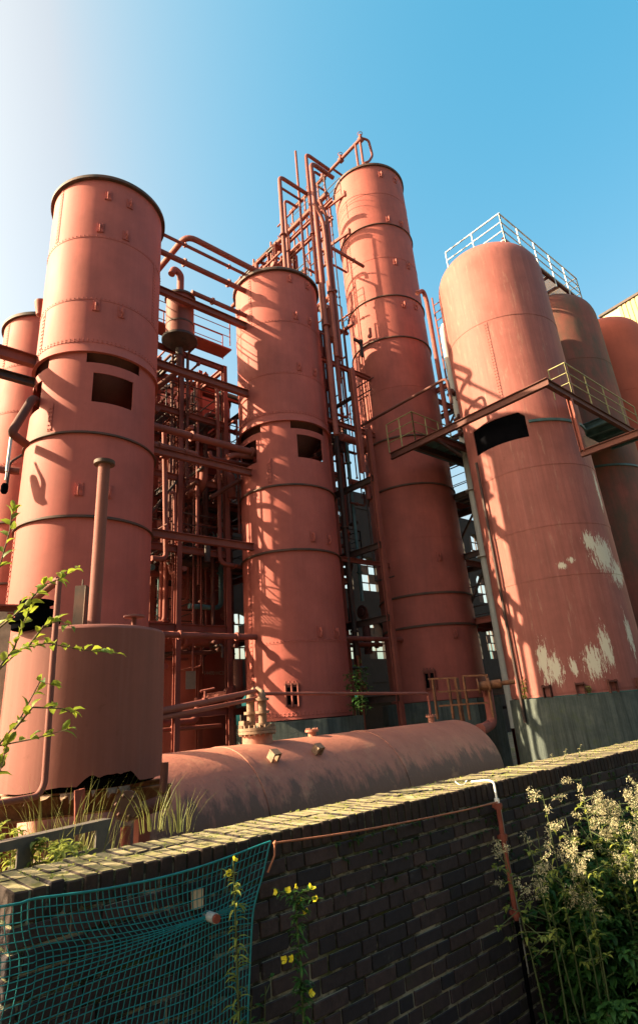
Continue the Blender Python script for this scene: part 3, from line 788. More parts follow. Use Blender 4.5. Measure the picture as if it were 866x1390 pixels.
# bent pipes at left of tower B
solo_tube('bent_pipe', [pv(*bb(590, 500), -14.4), pv(*bb(640, 480), -14.4), pv(*bb(760, 500), -14.4)], .09, M['pipe'], 'short hump shaped pipe entering the left skirt window of the middle tower', group=GP, fil=.3)
solo_tube('bent_pipe', [pv(*bb(470, 460), -14.9), pv(*bb(480, 505), -14.9), pv(*bb(740, 555), -14.9)], .07, M['pipe'], 'pipe with a drop elbow under the hump shaped pipe', group=GP, fil=.2)
solo_tube('riser_pipe', [pv(*bb(520, 20), -15.4), pv(*bb(535, 700), -15.4), pv(*bb(540, 1215), -15.4), pv(*bb(720, 1245), -15.4)], .07, M['pipe'], 'long vertical pipe left of the middle tower with a bottom elbow turning into it', group=GP, fil=.25)
solo_tube('riser_pipe', [pv(*bb(165, 300), -14.6), pv(*bb(178, 1190), -14.6), pv(*bb(80, 1180), -14.6)], .075, M['pipe'], 'vertical pipe right of the nearest tower, its foot turning left into that tower', group=GP, fil=.25, flanges=((0, .24), (0, .8)))
solo_tube('riser_pipe', [pv(*bb(200, 745), -15.0), pv(*bb(235, 730), -15.0), pv(*bb(238, 1020), -15.0)], .05, M['pipe'], 'thin pipe with a hook top standing on the lower red beam', group=GP, fil=.15)
solo_tube('brace_pipe', [pv(*bb(480, 770), -15.2), pv(*bb(680, 650), -14.9)], .07, M['pipe_dark'], 'slanting pipe rising to a flange on the left flank of the middle tower', group=GP, flanges=((0, .93),))
# hanging vessel
q = pv(245, 408, -14.9); zt = q.z-EYE; U, V = UX*q.x+UY*q.y, -14.9
zb = pv(245, 462, -14.9).z-EYE
vs = thing('hanging_vessel', uv(U, V, zb-.5), 'small cylindrical vessel with a dark dished foot hung among the pipes between the left towers', 'vessel')
base = uv(U, V, 0)-up*EYE
mb = MB(); mb.lathe([(.46, zt+EYE), (.46, zb+EYE)], base, 40, True); mb.lathe([(.46, zt+EYE), (.1, zt+.1+EYE), (.001, zt+.1+EYE)], base, 40); mb.build('body', M['pipe'], vs)
mb = MB(); mb.lathe([(.47, zb+.06+EYE), (.58, zb+.02+EYE), (.58, zb-.06+EYE), (.30, zb-.26+EYE), (.12, zb-.34+EYE), (.12, zb-.6+EYE), (.001, zb-.6+EYE)], base, 40); mb.build('dished_foot', M['steel_dark'], vs)
mb = MB(); mb.lathe([(.46, zt-.02+EYE), (.52, zt-.02+EYE), (.52, zt+.06+EYE), (.46, zt+.06+EYE)], base, 40); mb.lathe([(.46, zb+.5+EYE), (.475, zb+.5+EYE), (.475, zb+.56+EYE), (.46, zb+.56+EYE)], base, 40); mb.build('flange_ring', M['flange'], vs)
mb = MB(); mb.tube([base+up*(zt+.1+EYE), base+up*(zt+1.1+EYE), base+up*(zt+1.25+EYE)-Vector((UX, UY, 0))*.25, base+up*(zt+.95+EYE)-Vector((UX, UY, 0))*.35], .12, 14, .15); mb.build('vent_pipe', M['pipe'], vs)
mb = MB(); mb.tube([base+up*(zb-.55+EYE), base+up*(zb-1.2+EYE), uv(U-.7, V-1.0, zb-1.9)], .10, 12, .3); mb.build('drain_pipe', M['pipe_dark'], vs)

# ------------------------------------------------------------ steel racks
def railing(mb, pts, h=1.05, n=2, rr=.022, step=1.2):
    pts = [Vector(p) for p in pts]
    for a, b in zip(pts, pts[1:]):
        for k in range(1, n+2): mb.tube([a+up*h*k/(n+1), b+up*h*k/(n+1)], rr if k == n+1 else rr*.75, 6)
        m = max(1, round((b-a).length/step))
        for i in range(m+1):
            p = a.lerp(b, i/m); mb.tube([p, p+up*h], rr, 6)
def clear(pts, r=.06):
    for a, b in zip(pts, pts[1:]):
        for k in range(13):
            p = Vector(a).lerp(Vector(b), k/12)
            for c, tr in TW.values():
                if math.hypot(p.x-c.x, p.y-c.y) < tr+r: return False
    return True
def rack(name, label, Us, Vs, zs, zmax, decks, seed, risers, runs, colw=.16, skip=None):
    rg = random.Random(seed)
    root = thing(name, uv((Us[0]+Us[-1])/2, (Vs[0]+Vs[-1])/2, -EYE), label, 'pipe rack')
    for U in Us:
        for V in Vs:
            if skip and skip(U, V): continue
            mb = MB(); mb.ibeam(uv(U, V, -2.2), uv(U, V, zmax(U, V)), colw, colw, .02); mb.build('column', M['steel_red'], root)
    for z in zs:
        for V in Vs:
            for a, b in zip(Us, Us[1:]):
                if (skip and (skip(a, V) or skip(b, V))) or z > min(zmax(a, V), zmax(b, V)): continue
                mb = MB(); mb.ibeam(uv(a, V, z), uv(b, V, z), .12, .2, .02); mb.build('beam', M['steel_red'], root)
        for U in Us:
            for a, b in zip(Vs, Vs[1:]):
                if (skip and (skip(U, a) or skip(U, b))) or z > min(zmax(U, a), zmax(U, b)): continue
                mb = MB(); mb.ibeam(uv(U, a, z-.0), uv(U, b, z-.0), .12, .2, .02); mb.build('beam', M['steel_dark'] if rg.random() < .7 else M['steel_red'], root)
    for (U0, U1, V0, V1, z) in decks:
        mb = MB(); nb = int((V1-V0)/.09)
        for k in range(nb+1):
            V = V0+(V1-V0)*k/nb; mb.box(uv((U0+U1)/2, V, z+.14), Vector((UX, UY, 0))*(U1-U0)/2, Vector((VX, VY, 0))*.014, up*.02)
        for k in range(int((U1-U0)/.4)+1):
            mb.box(uv(U0+k*.4, (V0+V1)/2, z+.115), Vector((UX, UY, 0))*.01, Vector((VX, VY, 0))*(V1-V0)/2, up*.025)
        mb.build('grating_deck', M['steel_dark'], root)
        mb = MB(); railing(mb, [uv(U0, V0, z+.16), uv(U0, V1, z+.16), uv(U1, V1, z+.16), uv(U1, V0, z+.16)]); mb.build('railing', M['steel_dark'], root)
    for i in range(risers[0]):
        U, V = rg.uniform(*risers[1]), rg.uniform(*risers[2]); z0 = rg.uniform(1.2, zs[-1]*.6); z1 = min(z0+rg.uniform(3, 9), zs[-1])
        rr = rg.choice((.025, .03, .04, .05, .06, .08)); d = rg.choice(((1, 0), (-1, 0), (0, 1), (0, -1))); L = rg.uniform(.4, 1.6)
        pts = [uv(U, V, z0), uv(U, V, z1), uv(U+d[0]*L, V+d[1]*L, z1)]
        if rg.random() < .5:
            d = rg.choice(((1, 0), (-1, 0), (0, 1), (0, -1))); pts = [uv(U+d[0]*L, V+d[1]*L, z0)]+pts
        if not clear(pts, rr+.02): continue
        mb = MB(); mb.tube(pts, rr, 10, rr*3)
        for t in (rg.random(), rg.random()):
            k = len(pts)-3 if len(pts) > 3 else 0
            p = Vector(pts[k]).lerp(Vector(pts[k+1]), t); mb.cyl(p-up*.025, p+up*.025, rr*1.75, 12)
        if rg.random() < .55:
            k = len(pts)-3 if len(pts) > 3 else 0
            p = Vector(pts[k]).lerp(Vector(pts[k+1]), rg.uniform(.25, .75)); mb.cyl(p-up*.14, p+up*.14, rr*1.5, 12)
            e = Vector((VX*d[1]+UX*d[0], VY*d[1]+UY*d[0], 0)); mb.tube([p, p+e*.32], .022, 6); mb.lathe([(.13, -.012), (.15, 0), (.13, .012)], p+e*.33, 14, True, axis=(e, up, e.cross(up)))
        mb.build('pipe', rg.choice((M['pipe'], M['pipe_dark'], M['pipe_dark'], M['steel_red'], M['steel_dark'], M['teal'] if rg.random() < .4 else M['pipe_dark'])), root)
    for i in range(runs[0]):
        z = rg.choice(zs)+rg.uniform(.15, .6)*rg.choice((-1, 1)); rr = rg.choice((.04, .055, .07, .10, .14))
        if rg.random() < .5:
            V = rg.uniform(Vs[0], Vs[-1]); a = rg.uniform(*runs[1]); b = a+rg.uniform(1.2, 4); pts = [uv(a, V, z), uv(min(b, runs[1][1]), V, z)]
        else:
            U = rg.uniform(*runs[1]); a = rg.uniform(*runs[2]); b = a+rg.uniform(1.5, 5); pts = [uv(U, a, z), uv(U, min(b, runs[2][1]), z)]
        if rg.random() < .5: pts.append(pts[-1]+up*rg.uniform(-1.6, 1.2))
        if not clear(pts, rr+.02): continue
        mb = MB(); mb.tube(pts, rr, 10, rr*3)
        p = Vector(pts[0]).lerp(Vector(pts[1]), rg.random()); dd = (pts[1]-pts[0]).normalized(); mb.cyl(p-dd*.03, p+dd*.03, rr*1.7, 12)
        mb.build('pipe', rg.choice((M['pipe'], M['pipe_dark'], M['steel_dark'], M['steel_red'])), root)
    for i in range(10):
        zi = rg.randrange(len(zs)-1); 
        if rg.random() < .5:
            V = rg.choice(Vs); k = rg.randrange(len(Us)-1); a, b = uv(Us[k], V, zs[zi]), uv(Us[k+1], V, zs[zi+1])
            if (skip and (skip(Us[k], V) or skip(Us[k+1], V))) or zs[zi+1] > min(zmax(Us[k], V), zmax(Us[k+1], V)): continue
        else:
            U = rg.choice(Us); k = rg.randrange(len(Vs)-1); a, b = uv(U, Vs[k], zs[zi]), uv(U, Vs[k+1], zs[zi+1])
            if (skip and (skip(U, Vs[k]) or skip(U, Vs[k+1]))) or zs[zi+1] > min(zmax(U, Vs[k]), zmax(U, Vs[k+1])): continue
        mb = MB(); mb.bar(a, b, .07, .07); mb.build('brace', M['steel_dark'], root)
    return root
# rack between towers B and C, rising to the gantry over tower B
zsC = [.3, 2.6, 4.9, 7.2, 9.5, 11.8, 14.1, 16.4, 18.7, 20.6]
def zmC(U, V): return 20.7 if U < 15.5 and V < -16 else (9.0 if V > -12.9 else 14.3)
rack('pipe_rack', 'tall tangle of steel frame, decks and pipes between the middle tower and the tallest tower', [13.75, 15.0, 16.6], [-19.6, -16.8, -14.3, -12.3], zsC, zmC,
     [(13.8, 15, -19.5, -14.4, 4.9), (13.8, 15, -19.5, -14.4, 9.5), (13.8, 16.5, -19.5, -16.9, 2.6), (13.8, 15, -19.5, -16.9, 14.1), (13.8, 15, -19.5, -16.9, 18.7), (13.8, 15, -19.5, -16.9, 11.8), (13.8, 15, -19.5, -16.9, 16.4), (13.8, 16.5, -19.5, -16.9, 7.2)],
     21, (88, (13.4, 15.2), (-19.5, -13.6)), (70, (12.9, 14.9), (-20, -14.6)), skip=lambda U, V: U > 14.5 and V > -14.6)
# rack behind the two left towers
zsL = [.3, 2.6, 4.9, 7.2, 9.5, 11.8]
rack('pipe_rack', 'wide steel frame packed with pipes and decks behind the gap between the left towers', [6.7, 8.3, 10.0, 12.4], [-19.0, -17.2, -15.5], zsL, lambda U, V: (11.9 if V > -16 else 12.6) if U < 10.1 else (-3 if V > -17 else 12.6),
     [(6.8, 10, -18.9, -17.3, 2.6), (6.8, 12.3, -18.9, -17.3, 7.2), (6.8, 10, -17.1, -15.6, 4.9), (8.4, 12.3, -18.9, -17.3, 4.9), (6.8, 9.9, -17.1, -15.6, 9.5), (8.4, 12.3, -18.9, -17.3, 9.5)],
     5, (90, (6.8, 11.2), (-19.2, -15.3)), (50, (6.4, 11.6), (-19.3, -15.2)))
# walkway railing high up between A and B
mb = MB(); railing(mb, [uv(5.6, -15.6, 13.0), uv(10.35, -15.6, 13.0)], 1.1, 2, .022, 1.4)
wk = thing('walkway', uv(8, -15.9, 12.9), 'high walkway with thin triple rail against the sky between the two left towers', 'walkway')
mb.build('railing', M['steel_red'], wk)
mb = MB(); railing(mb, [uv(5.6, -16.5, 13.0), uv(10.6, -16.5, 13.0)], 1.1, 2, .022, 1.4); mb.build('railing', M['steel_red'], wk)
mb = MB(); mb.box(uv(8, -16.05, 12.95), Vector((UX, UY, 0))*2.5, Vector((VX, VY, 0))*.32, up*.03); mb.build('deck_plate', M['steel_red'], wk)

# gantry pipes above tower B / left of tower C
GG = 'tall looped pipes rising beside the top of the tallest tower'
c5 = lambda x, y: (370+x/6.66, 180+y/6.66)
def loop(pxs, V, r, label, zlow=None, fil=.25, seg=10):
    pts = [pv(*c5(*p), V) for p in pxs]
    # keep risers plumb
    p1 = pts[1]; z0 = pts[0].z if zlow is None else zlow+EYE
    pts[0] = Vector((p1.x, p1.y, z0))
    L = (pts[2]-p1); U = UX*L.x+UY*L.y
    pts[2] = p1+Vector((UX*U, UY*U, 0))
    return solo_tube('riser_pipe', pts, r, M['pipe'], label, group=GG, fil=fil, seg=seg, flanges=((0, .35),))
loop([(88, 960), (62, 395), (320, 565)], -13.1, .08, 'leftmost and tallest looped pipe above the middle tower, with two parallel top arms', 15.2)
mb = MB(); a = pv(*c5(78, 500), -13.1); mb.tube([a, a+Vector((UX, UY, 0))*1.1], .05, 8)
solo('riser_pipe', mb, M['pipe'], 'thinner second arm below the top of the leftmost looped pipe', 'pipe', GG)
loop([(120, 850), (108, 605), (225, 670)], -13.5, .055, 'smallest and lowest looped pipe beside the leftmost loop', 15.2)
loop([(340, 690), (300, 190), (510, 335)], -12.95, .075, 'tall looped pipe whose arm meets the sloping top header', 15.2)
loop([(380, 640), (345, 270), (545, 390)], -12.6, .09, 'thickest looped pipe of the gantry, next to the tallest tower', 8.6, .3)
loop([(390, 640), (368, 345), (430, 385)], -12.8, .055, 'short armed looped pipe tucked behind the thickest one', 15.2)
a = pv(*c5(208, 170), -13.2); b = Vector((a.x, a.y, 15.2+EYE))
solo_tube('vent_pole', [b, a], .05, M['pipe'], 'slender straight vent pole standing above the looped pipes', 'pole', GG)
for pts, r, lab in (([(395, 700), (455, 790), (505, 1230)], .075, 'left one of two kinked pipes that step sideways beneath the gantry'), ([(430, 660), (490, 770), (535, 1230)], .07, 'right one of two kinked pipes that step sideways beneath the gantry')):
    P = [pv(*c5(*p), -12.35) for p in pts]; P[0] = P[0]+up*.3
    P.append(Vector((P[2].x, P[2].y, 11.6+EYE))); P[2] = Vector((P[1].x*.35+P[2].x*.65, P[1].y*.35+P[2].y*.65, P[2].z)); P = [P[0], P[1], Vector((P[3].x, P[3].y, P[1].z-.7)), P[3]]
    solo_tube('kinked_pipe', P, r, M['pipe'], lab, group=GG, fil=.2, flanges=((2, .5),))
# gantry headers
mb = MB(); mb.tube([uv(13.95, -20.5, 20.9), uv(13.95, -13.3, 20.9)], .11, 14)
for V in (-19, -17.5, -16.3): mb.tube([uv(13.95, V, 20.9), uv(13.95, V, 19.9)], .06, 10); mb.cyl(uv(13.95, V, 20.3), uv(13.95, V, 20.36), .12, 12)
solo('header_pipe', mb, M['pipe'], 'sunlit long header pipe of the gantry, low over the middle tower top', 'pipe', GG)
mb = MB(); mb.tube([uv(16.430, -18.550, 25.811), uv(16.430, -12.932, 25.917)], .085, 12)
for V in (-16, -14.9, -13.6, -12.25): mb.cyl(uv(16.430, (V)*1.06, 25.864), uv(16.430, (V)*1.06, 26.182), .08, 10); mb.lathe([(.10, -.012), (.13, 0), (.10, .012)], uv(16.430, (V)*1.06, 26.267), 14, True); mb.cyl(uv(16.430, (V-.08)*1.06, 25.864), uv(16.430, (V+.08)*1.06, 25.864), .15, 12)
for V in (-14.2, -15.4): mb.tube([uv(16.430, (V)*1.06, 25.864), uv(17.278, (V)*1.06, 25.864), uv(17.278, (V)*1.06, 23.532)], .06, 8, .2)
solo('header_pipe', mb, M['pipe'], 'topmost header pipe with handwheels, pointing past the top of the tallest tower', 'pipe', GG)
mb = MB(); mb.tube([uv(16.430, -13.038, 25.864), uv(16.430, -13.038, 23.585)], .06, 10); mb.tube([uv(16.430, -13.356, 25.864), uv(16.430, -13.356, 23.585)], .06, 10)
mb.tube([uv(16.430, -12.932, 25.917), uv(16.748, -12.773, 25.864), uv(16.960, -12.826, 25.016), uv(16.695, -12.879, 24.486), uv(16.430, -12.985, 24.274)], .06, 8, .15)
solo('drop_pipe', mb, M['pipe'], 'two short drop pipes from the tip of the topmost header to the tallest tower roof', 'pipe', GG)
# extra steel at gantry top: frame, small rails
gt = thing('gantry_frame', uv(14.2, -16, 20.6), 'openwork steel gantry with thin rails at the top left of the tallest tower', 'gantry')
for dz, U in ((20.2, 14.5), (21.3, 14.6)):
    mb = MB(); mb.ibeam(uv(U, -20, dz), uv(U, -13.6, dz), .12, .2); mb.build('beam', M['steel_red'], gt)
for V in (-17.2, -16.2, -15.2, -14.7):
    mb = MB(); mb.bar(uv(16.3, V*1.06, 20.4), uv(16.3, V*1.06, 25.7), .07); mb.bar(uv(16.3, V*1.06, 21), uv(15.2, V*1.06, 23.2), .05); mb.build('post', M['steel_red'], gt)
for V in (-19.5, -18, -16.6):
    mb = MB(); mb.bar(uv(14.5, V, 18), uv(14.5, V, 22.2), .08); mb.build('post', M['steel_red'], gt)
    mb = MB(); mb.bar(uv(13.6, V, 20.55), uv(14.6, V, 20.55), .09, .14); mb.build('beam', M['steel_red'], gt)
mb = MB(); railing(mb, [uv(14.8, -20, 21.4), uv(14.8, -13.2, 21.4)], 1.0, 2, .02, 1.0); mb.build('railing', M['steel_dark'], gt)
mb = MB(); railing(mb, [uv(16.1, -18, 24.6), uv(16.1, -15.4, 24.6)], .9, 2, .02, .6); mb.build('railing', M['steel_dark'], gt)
mb = MB(); railing(mb, [uv(13.7, -20, 17.1), uv(13.7, -14.6, 17.1)], 1.0, 2, .02, 1.0); mb.build('railing', M['steel_dark'], gt)
mb = MB()
for k in range(7): mb.tube([uv(13.6+.25*(k % 4), -19.8+.5*k, 15.5), uv(13.6+.25*(k % 4), -19.8+.5*k, 20.2-.2*(k % 3)), uv(14.3, -19.8+.5*k, 20.2-.2*(k % 3))], .05+.012*(k % 3), 8, .15)
mb.build('pipe_bank', M['pipe'], gt)
# brackets from rack to tower C
for (x0, y0, x1, y1), lab in (((440.5, 288, 467.6, 264), 'upper bracket bar tying the tallest tower to the gantry'), ((451, 334.6, 473.6, 315), 'lower bracket bar tying the tallest tower to the gantry, at its first dark hoop')):
    q = on_cyl('C', x1, y1); z = q.z; Uq = UX*q.x+UY*q.y; Vq = VX*q.x+VY*q.y
    a = uv(Uq-.25, Vq-1.9, z-EYE); mb = MB(); mb.bar(a, q, .09, .14); mb.box(q, Vector((.03, 0, 0)), Vector((0, .1, 0)), up*.16)
    solo('tie_bracket', mb, M['pipe'], lab, 'bracket', 'tie brackets')
# small vessel under kinked pipes
q = pv(452, 441, -12.9); mb = MB(); b0 = Vector((q.x, q.y, 0))
mb.lathe([(.001, q.z+.75), (.14, q.z+.7), (.2, q.z+.55), (.2, q.z-.55), (.23, q.z-.58), (.23, q.z-.66), (.09, q.z-.8), (.07, q.z-3.2), (.001, q.z-3.2)], b0, 24)
solo('small_vessel', mb, M['pipe'], 'small upright vessel below the kinked pipes beside the tallest tower', 'vessel')
# cross beams between B and C and a front column
def span2(x0, y0, x1, y1, V, r, label, kind='beam', name='cross_beam', mat=None, ext=(.35, .05)):
    q = on_cyl('C', x1, y1); V = VX*q.x+VY*q.y
    a, b = pv(x0, y0, V), pv(x1, y1, V); z = (a.z+b.z)/2-EYE
    mb = MB(); p, q = uv(UX*a.x+UY*a.y-ext[0], V, z), uv(UX*b.x+UY*b.y+ext[1], V, z)
    if kind == 'beam': mb.ibeam(p, q, r*1.5, r*2.2)
    else: mb.tube([p, q], r, 12)
    return solo(name, mb, mat or M['steel_red'], label, 'beam' if kind == 'beam' else 'pipe', 'members between the middle and tallest towers')
span2(440, 488, 502, 515, -12.1, .08, 'upper red beam from the middle tower to the tallest tower')
span2(448, 571, 508, 592, -12.1, .08, 'second red beam down between the middle and tallest towers')
span2(466, 759, 528, 768, -12.1, .07, 'third red beam down between the middle and tallest towers, with a round end')
span2(478, 867, 545, 868, -12.2, .075, 'lowest red pipe between the middle and tallest towers', 'pipe', 'cross_pipe', M['pipe'])
a = pv(477, 500, -12.1); b = pv(487, 640, -12.1); mb = MB(); mb.ibeam(Vector((a.x, a.y, b.z)), Vector((a.x, a.y, a.z)), .15, .15)
solo('steel_column', mb, M['steel_red'], 'red steel column standing close in front of the gap left of the tallest tower', 'column')
solo_tube('thin_pipe', [pu(487, 580, 14.4), pu(606, 513, 14.4), pu(613, 548, 14.4)], .05, M['pipe_dark'], 'thin pipe slanting across the tallest tower to an elbow beside the right hand tank', fil=.2)

# ------------------------------------------------------------ platform between towers C and D
pf = thing('access_platform', uv(14.9, -9.3, 8.2), 'steel access platform on a long I beam crossing the right hand tank', 'platform')
zP = 8.3
def pb(p, q, w, h, mat, name='beam'):
    mb = MB(); mb.ibeam(p, q, w, h, .02); return mb.build(name, mat, pf)
pb(uv(14.9, -12.4, zP), uv(14.9, -6.33, zP), .13, .24, M['pipe_dark'])
pb(uv(14.97, -6.4, zP), uv(21.6, -6.4, zP), .13, .24, M['pipe_dark'])
pb(uv(14.95, -11.25, zP-.05), uv(18.8, -11.25, zP-.05), .12, .2, M['steel_dark'])
pb(uv(18.7, -11.2, zP-.02), uv(18.7, -10.3, zP-.02), .12, .2, M['steel_dark'])
pb(uv(14.97, -10.5, zP-.02), uv(17.2, -10.5, zP-.02), .12, .2, M['pipe_dark'])
mb = MB(); mb.box(uv(16.8, -11.1, zP+.13), Vector((UX, UY, 0))*1.85, Vector((VX, VY, 0))*.68, up*.012)
for k in range(6): mb.box(uv(15.2+.6*k, -10.85, zP+.09), Vector((UX, UY, 0))*.02, Vector((VX, VY, 0))*.4, up*.03)
mb.build('deck', M['teal'], pf)
mb = MB(); railing(mb, [uv(14.85, -12.4, zP+.14), uv(14.85, -11.2, zP+.14), uv(17.0, -11.2, zP+.14)], 1.1, 2, .024, .75); mb.build('railing', M['yellow'], pf)
mb = MB(); railing(mb, [uv(16.4, -6.9, zP+.14), uv(16.4, -6.35, zP+.14), uv(21.5, -6.35, zP+.14)], 1.05, 2, .022, 1.3); mb.build('railing', M['yellow'], pf)
mb = MB(); mb.box(uv(20.2, -7.4, zP+.13), Vector((UX, UY, 0))*1.35, Vector((VX, VY, 0))*1.0, up*.012); mb.build('deck', M['teal'], pf)
for k in range(5):
    pb(uv(18.9+.62*k, -6.45, zP-.03), uv(18.9+.62*k, -8.4, zP-.03), .1, .16, M['teal'])
mb = MB(); mb.ibeam(uv(16.2, -6.4, zP-.12), uv(16.2, -6.4, 6.45), .14, .14); mb.build('hanger', M['steel_red'], pf)
pb(uv(16.2, -6.48, 6.4), uv(16.2, -2.0, 6.4), .12, .2, M['pipe_dark'])
mb = MB(); mb.add([uv(16.2, -6.3, 6.52), uv(16.2, -5.9, 6.52), uv(16.2, -6.3, 6.95), uv(16.215, -6.3, 6.52), uv(16.215, -5.9, 6.52), uv(16.215, -6.3, 6.95)], [(0, 1, 2), (5, 4, 3), (0, 3, 4, 1), (1, 4, 5, 2), (2, 5, 3, 0)]); mb.build('gusset', M['steel_dark'], pf)
q = uv(15.0, -10.55, zP); mb = MB(); mb.bar(q, uv(15.9, -10.2, zP-.6), .08); mb.build('brace', M['steel_dark'], pf)

# top walkway on the domed tanks
tw = thing('tank_top_walkway', uv(19.5, -8.5, 16.0), 'railed walkway on top of the right hand domed tanks, against the sky', 'walkway')
zt = 16.05
mb = MB(); z2 = 15.5; railing(mb, [uv(17.3, -10.15, z2), uv(17.3, -7.62, z2), uv(23.4, -7.62, z2), uv(23.4, -9.6, z2)], 1.67, 3, .030, 1.25); mb.build('railing', M['galv'], tw)
mb = MB(); mb.ibeam(uv(17.3, -7.7, zt-.1), uv(23.5, -7.7, zt-.1), .1, .2); mb.build('beam', M['pipe_dark'], tw)
mb = MB(); mb.ibeam(uv(18.9, -9.8, zt-.1), uv(23.5, -9.8, zt-.1), .1, .2); mb.build('beam', M['pipe_dark'], tw)
mb = MB()
for k in range(6): mb.bar(uv(18.9+.9*k, -9.8, zt-.1), uv(18.9+.9*k, -7.7, zt-.1), .05, .12)
mb.build('cross_member', M['pipe_dark'], tw)
mb = MB(); n = 50
for k in range(n): mb.box(uv(19.0+4.3*k/n, -8.75, zt), Vector((UX, UY, 0))*.012, Vector((VX, VY, 0))*1.0, up*.02)
mb.build('grating_deck', M['steel_dark'], tw)
mb = MB(); mb.box(uv(17.2, -8.6, 15.55), Vector((UX, UY, 0))*.18, Vector((VX, VY, 0))*.25, up*.18); mb.build('top_box', M['pipe'], tw)

# pipes between C and D
GD = 'pipes left of the right hand tank'
a = pv(601, 450, -10.75); U = UX*a.x+UY*a.y
solo_tube('lagged_pipe', [uv(U+1.0, -10.3, a.z-EYE+.5), uv(U+.1, -10.75, a.z-EYE+.45), uv(U, -10.75, a.z-EYE-.4), uv(U, -10.75, -.8)], .13, M['palepipe'], 'pale grey lagged pipe hugging the left flank of the right hand tank', group=GD, fil=.4, seg=14, flanges=((2, .45), (2, .62)))
a = pv(572, 396, -11.2); b = pv(586, 450, -11.2)
solo_tube('hook_pipe', [pv(566, 398, -11.2), pv(574, 394, -11.2), Vector((b.x, b.y, a.z-.3)), Vector((b.x, b.y, 9.5+EYE))], .09, M['pipe'], 'hook topped red pipe between the tallest tower and the right hand tank', group=GD, fil=.3)
a = uv(15.95, -10.35, 0)
solo_tube('down_pipe', [uv(15.33, -9.35, 7.0), uv(15.33, -9.35, -.6)], .045, M['steel_dark'], 'dark thin downpipe following the left edge of the right hand tank', group=GD)
mb = MB(); rg = random.Random(4)
for k in range(7):
    q = uv(U-.3+.5*rg.random(), -10.7+.4*rg.random(), 9.0+.28*k); mb.lathe([(.10, -.02), (.16, 0), (.10, .02)], q, 12, True, axis=(Vector((VX, VY, 0)), up, Vector((UX, UY, 0)))); mb.cyl(q, q-Vector((VX, VY, 0))*.25, .06, 8); mb.blob(q, .12)
solo('valve_cluster', mb, M['pipe_dark'], 'cluster of dark valves on the pale pipe above the platform', 'valves')
mb = MB()
for k in range(12):
    z = 15.2-.38*k; mb.bar(uv(U+.35, -11.2, z), uv(U+.35, -10.75, z), .03)
mb.bar(uv(U+.35, -11.2, 10.4), uv(U+.35, -11.2, 15.6), .05); mb.bar(uv(U+.35, -10.75, 10.4), uv(U+.35, -10.75, 15.6), .05)
solo('rung_ladder', mb, M['steel_red'], 'rung ladder behind the pale pipe of the right hand tank', 'ladder')
rack('pipe_rack', 'dark narrow steel frame filling the gap between the tallest tower and the right hand tank', [17.9, 19.9], [-14.6, -12.6, -11.0], [.3, 2.6, 4.9, 7.2, 9.5, 11.8], lambda U, V: 12.0,
     [(18, 19.8, -14.5, -11.1, 2.6), (18, 19.8, -14.5, -11.1, 7.2)], 33, (24, (17.6, 19.8), (-14.5, -11)), (24, (17.6, 19.8), (-14.6, -11)))

# ------------------------------------------------------------ left edge fittings at tower A
z = pv(24, 484, -14.2).z-EYE; ib = MB(); ib.ibeam(uv(-.4, -14.2, z), uv(3.5, -14.2, z), .2, .3)
solo('side_beam', ib, M['pipe'], 'upper red I beam leaving the frame at far left from the nearest tower', 'beam', 'beams at the left edge')
z = pv(20, 512, -14.2).z-EYE; ib = MB(); ib.ibeam(uv(-.4, -14.2, z), uv(3.5, -14.2, z), .16, .2)
solo('side_beam', ib, M['steel_dark'], 'darker I beam just under the upper red one at the far left', 'beam', 'beams at the left edge')
q = on_cyl('A', 48, 542, .97); a = pr(46, 540, 14.6); 
solo_tube('bent_duct', [on('A', 228, 7.75, .9), pr(45, 541, 13.9), pr(16, 588, 13.6), pr(36, 603, 14.1)], .10, M['pipe_dark'], 'dark angular duct bending out of the left skirt window of the nearest tower', fil=.12, seg=12)
solo_tube('down_pipe', [pr(16, 592, 13.7), pr(10, 640, 13.7)], .035, M['galv'], 'thin pale pipe below the angular duct at the left edge')
lm = thing('work_lamp', pr(6, 668, 13.7), 'small dark work lamp hanging on a thin pipe at the left edge', 'lamp')
q = pr(6, 668, 13.7); mb = MB(); mb.lathe([(.001, .22), (.05, .2), (.075, .14), (.075, .02), (.05, -.03), (.001, -.03)], q, 16); mb.build('housing', M['darkhole'], lm)
mb = MB(); mb.tube([q+up*.28, q+up*.5], .02, 6); mb.build('stem', M['galv'], lm)
solo_tube('side_pipe', [pr(-30, 634, 14.3), pr(28, 640, 14.1)], .09, M['pipe'], 'red pipe entering the nearest tower from the left edge below its mid hoop')
solo_tube('thin_pipe', [pr(10, 660, 14), pr(14, 628, 14.0), pr(30, 618, 14.1)], .03, M['steel_dark'], 'thin dark bent pipe above the red pipe at the left edge', fil=.1)
mb = MB(); q = pr(56, 390, 14.6); b = on('A', 262, 11.2); mb.lathe([(.001, -.2), (.12, -.1), (.2, .3), (.2, .34), (.001, .34)], b+dirn(262)*.12-up*.1, 16)
solo('side_hood', mb, M['pipe'], 'small hood bolted on the sunny left flank of the nearest tower', 'hood')
# shelf frame at left by low tank
sf = thing('frame_stand', pr(10, 960, 8.2), 'pale steel stand with a flat shelf at the left edge behind the low tank', 'stand')
mb = MB(); p0 = pr(-25, 828, 8.2); p1 = pr(34, 829, 8.2); p1.z = p0.z; mb.ibeam(p0, p1, .14, .12); mb.build('shelf', M['steel_red'], sf)
q = pr(6, 832, 8.2); mb = MB(); mb.ibeam(Vector((q.x, q.y, 0)), q, .16, .16); mb.build('post', M['wood'], sf)

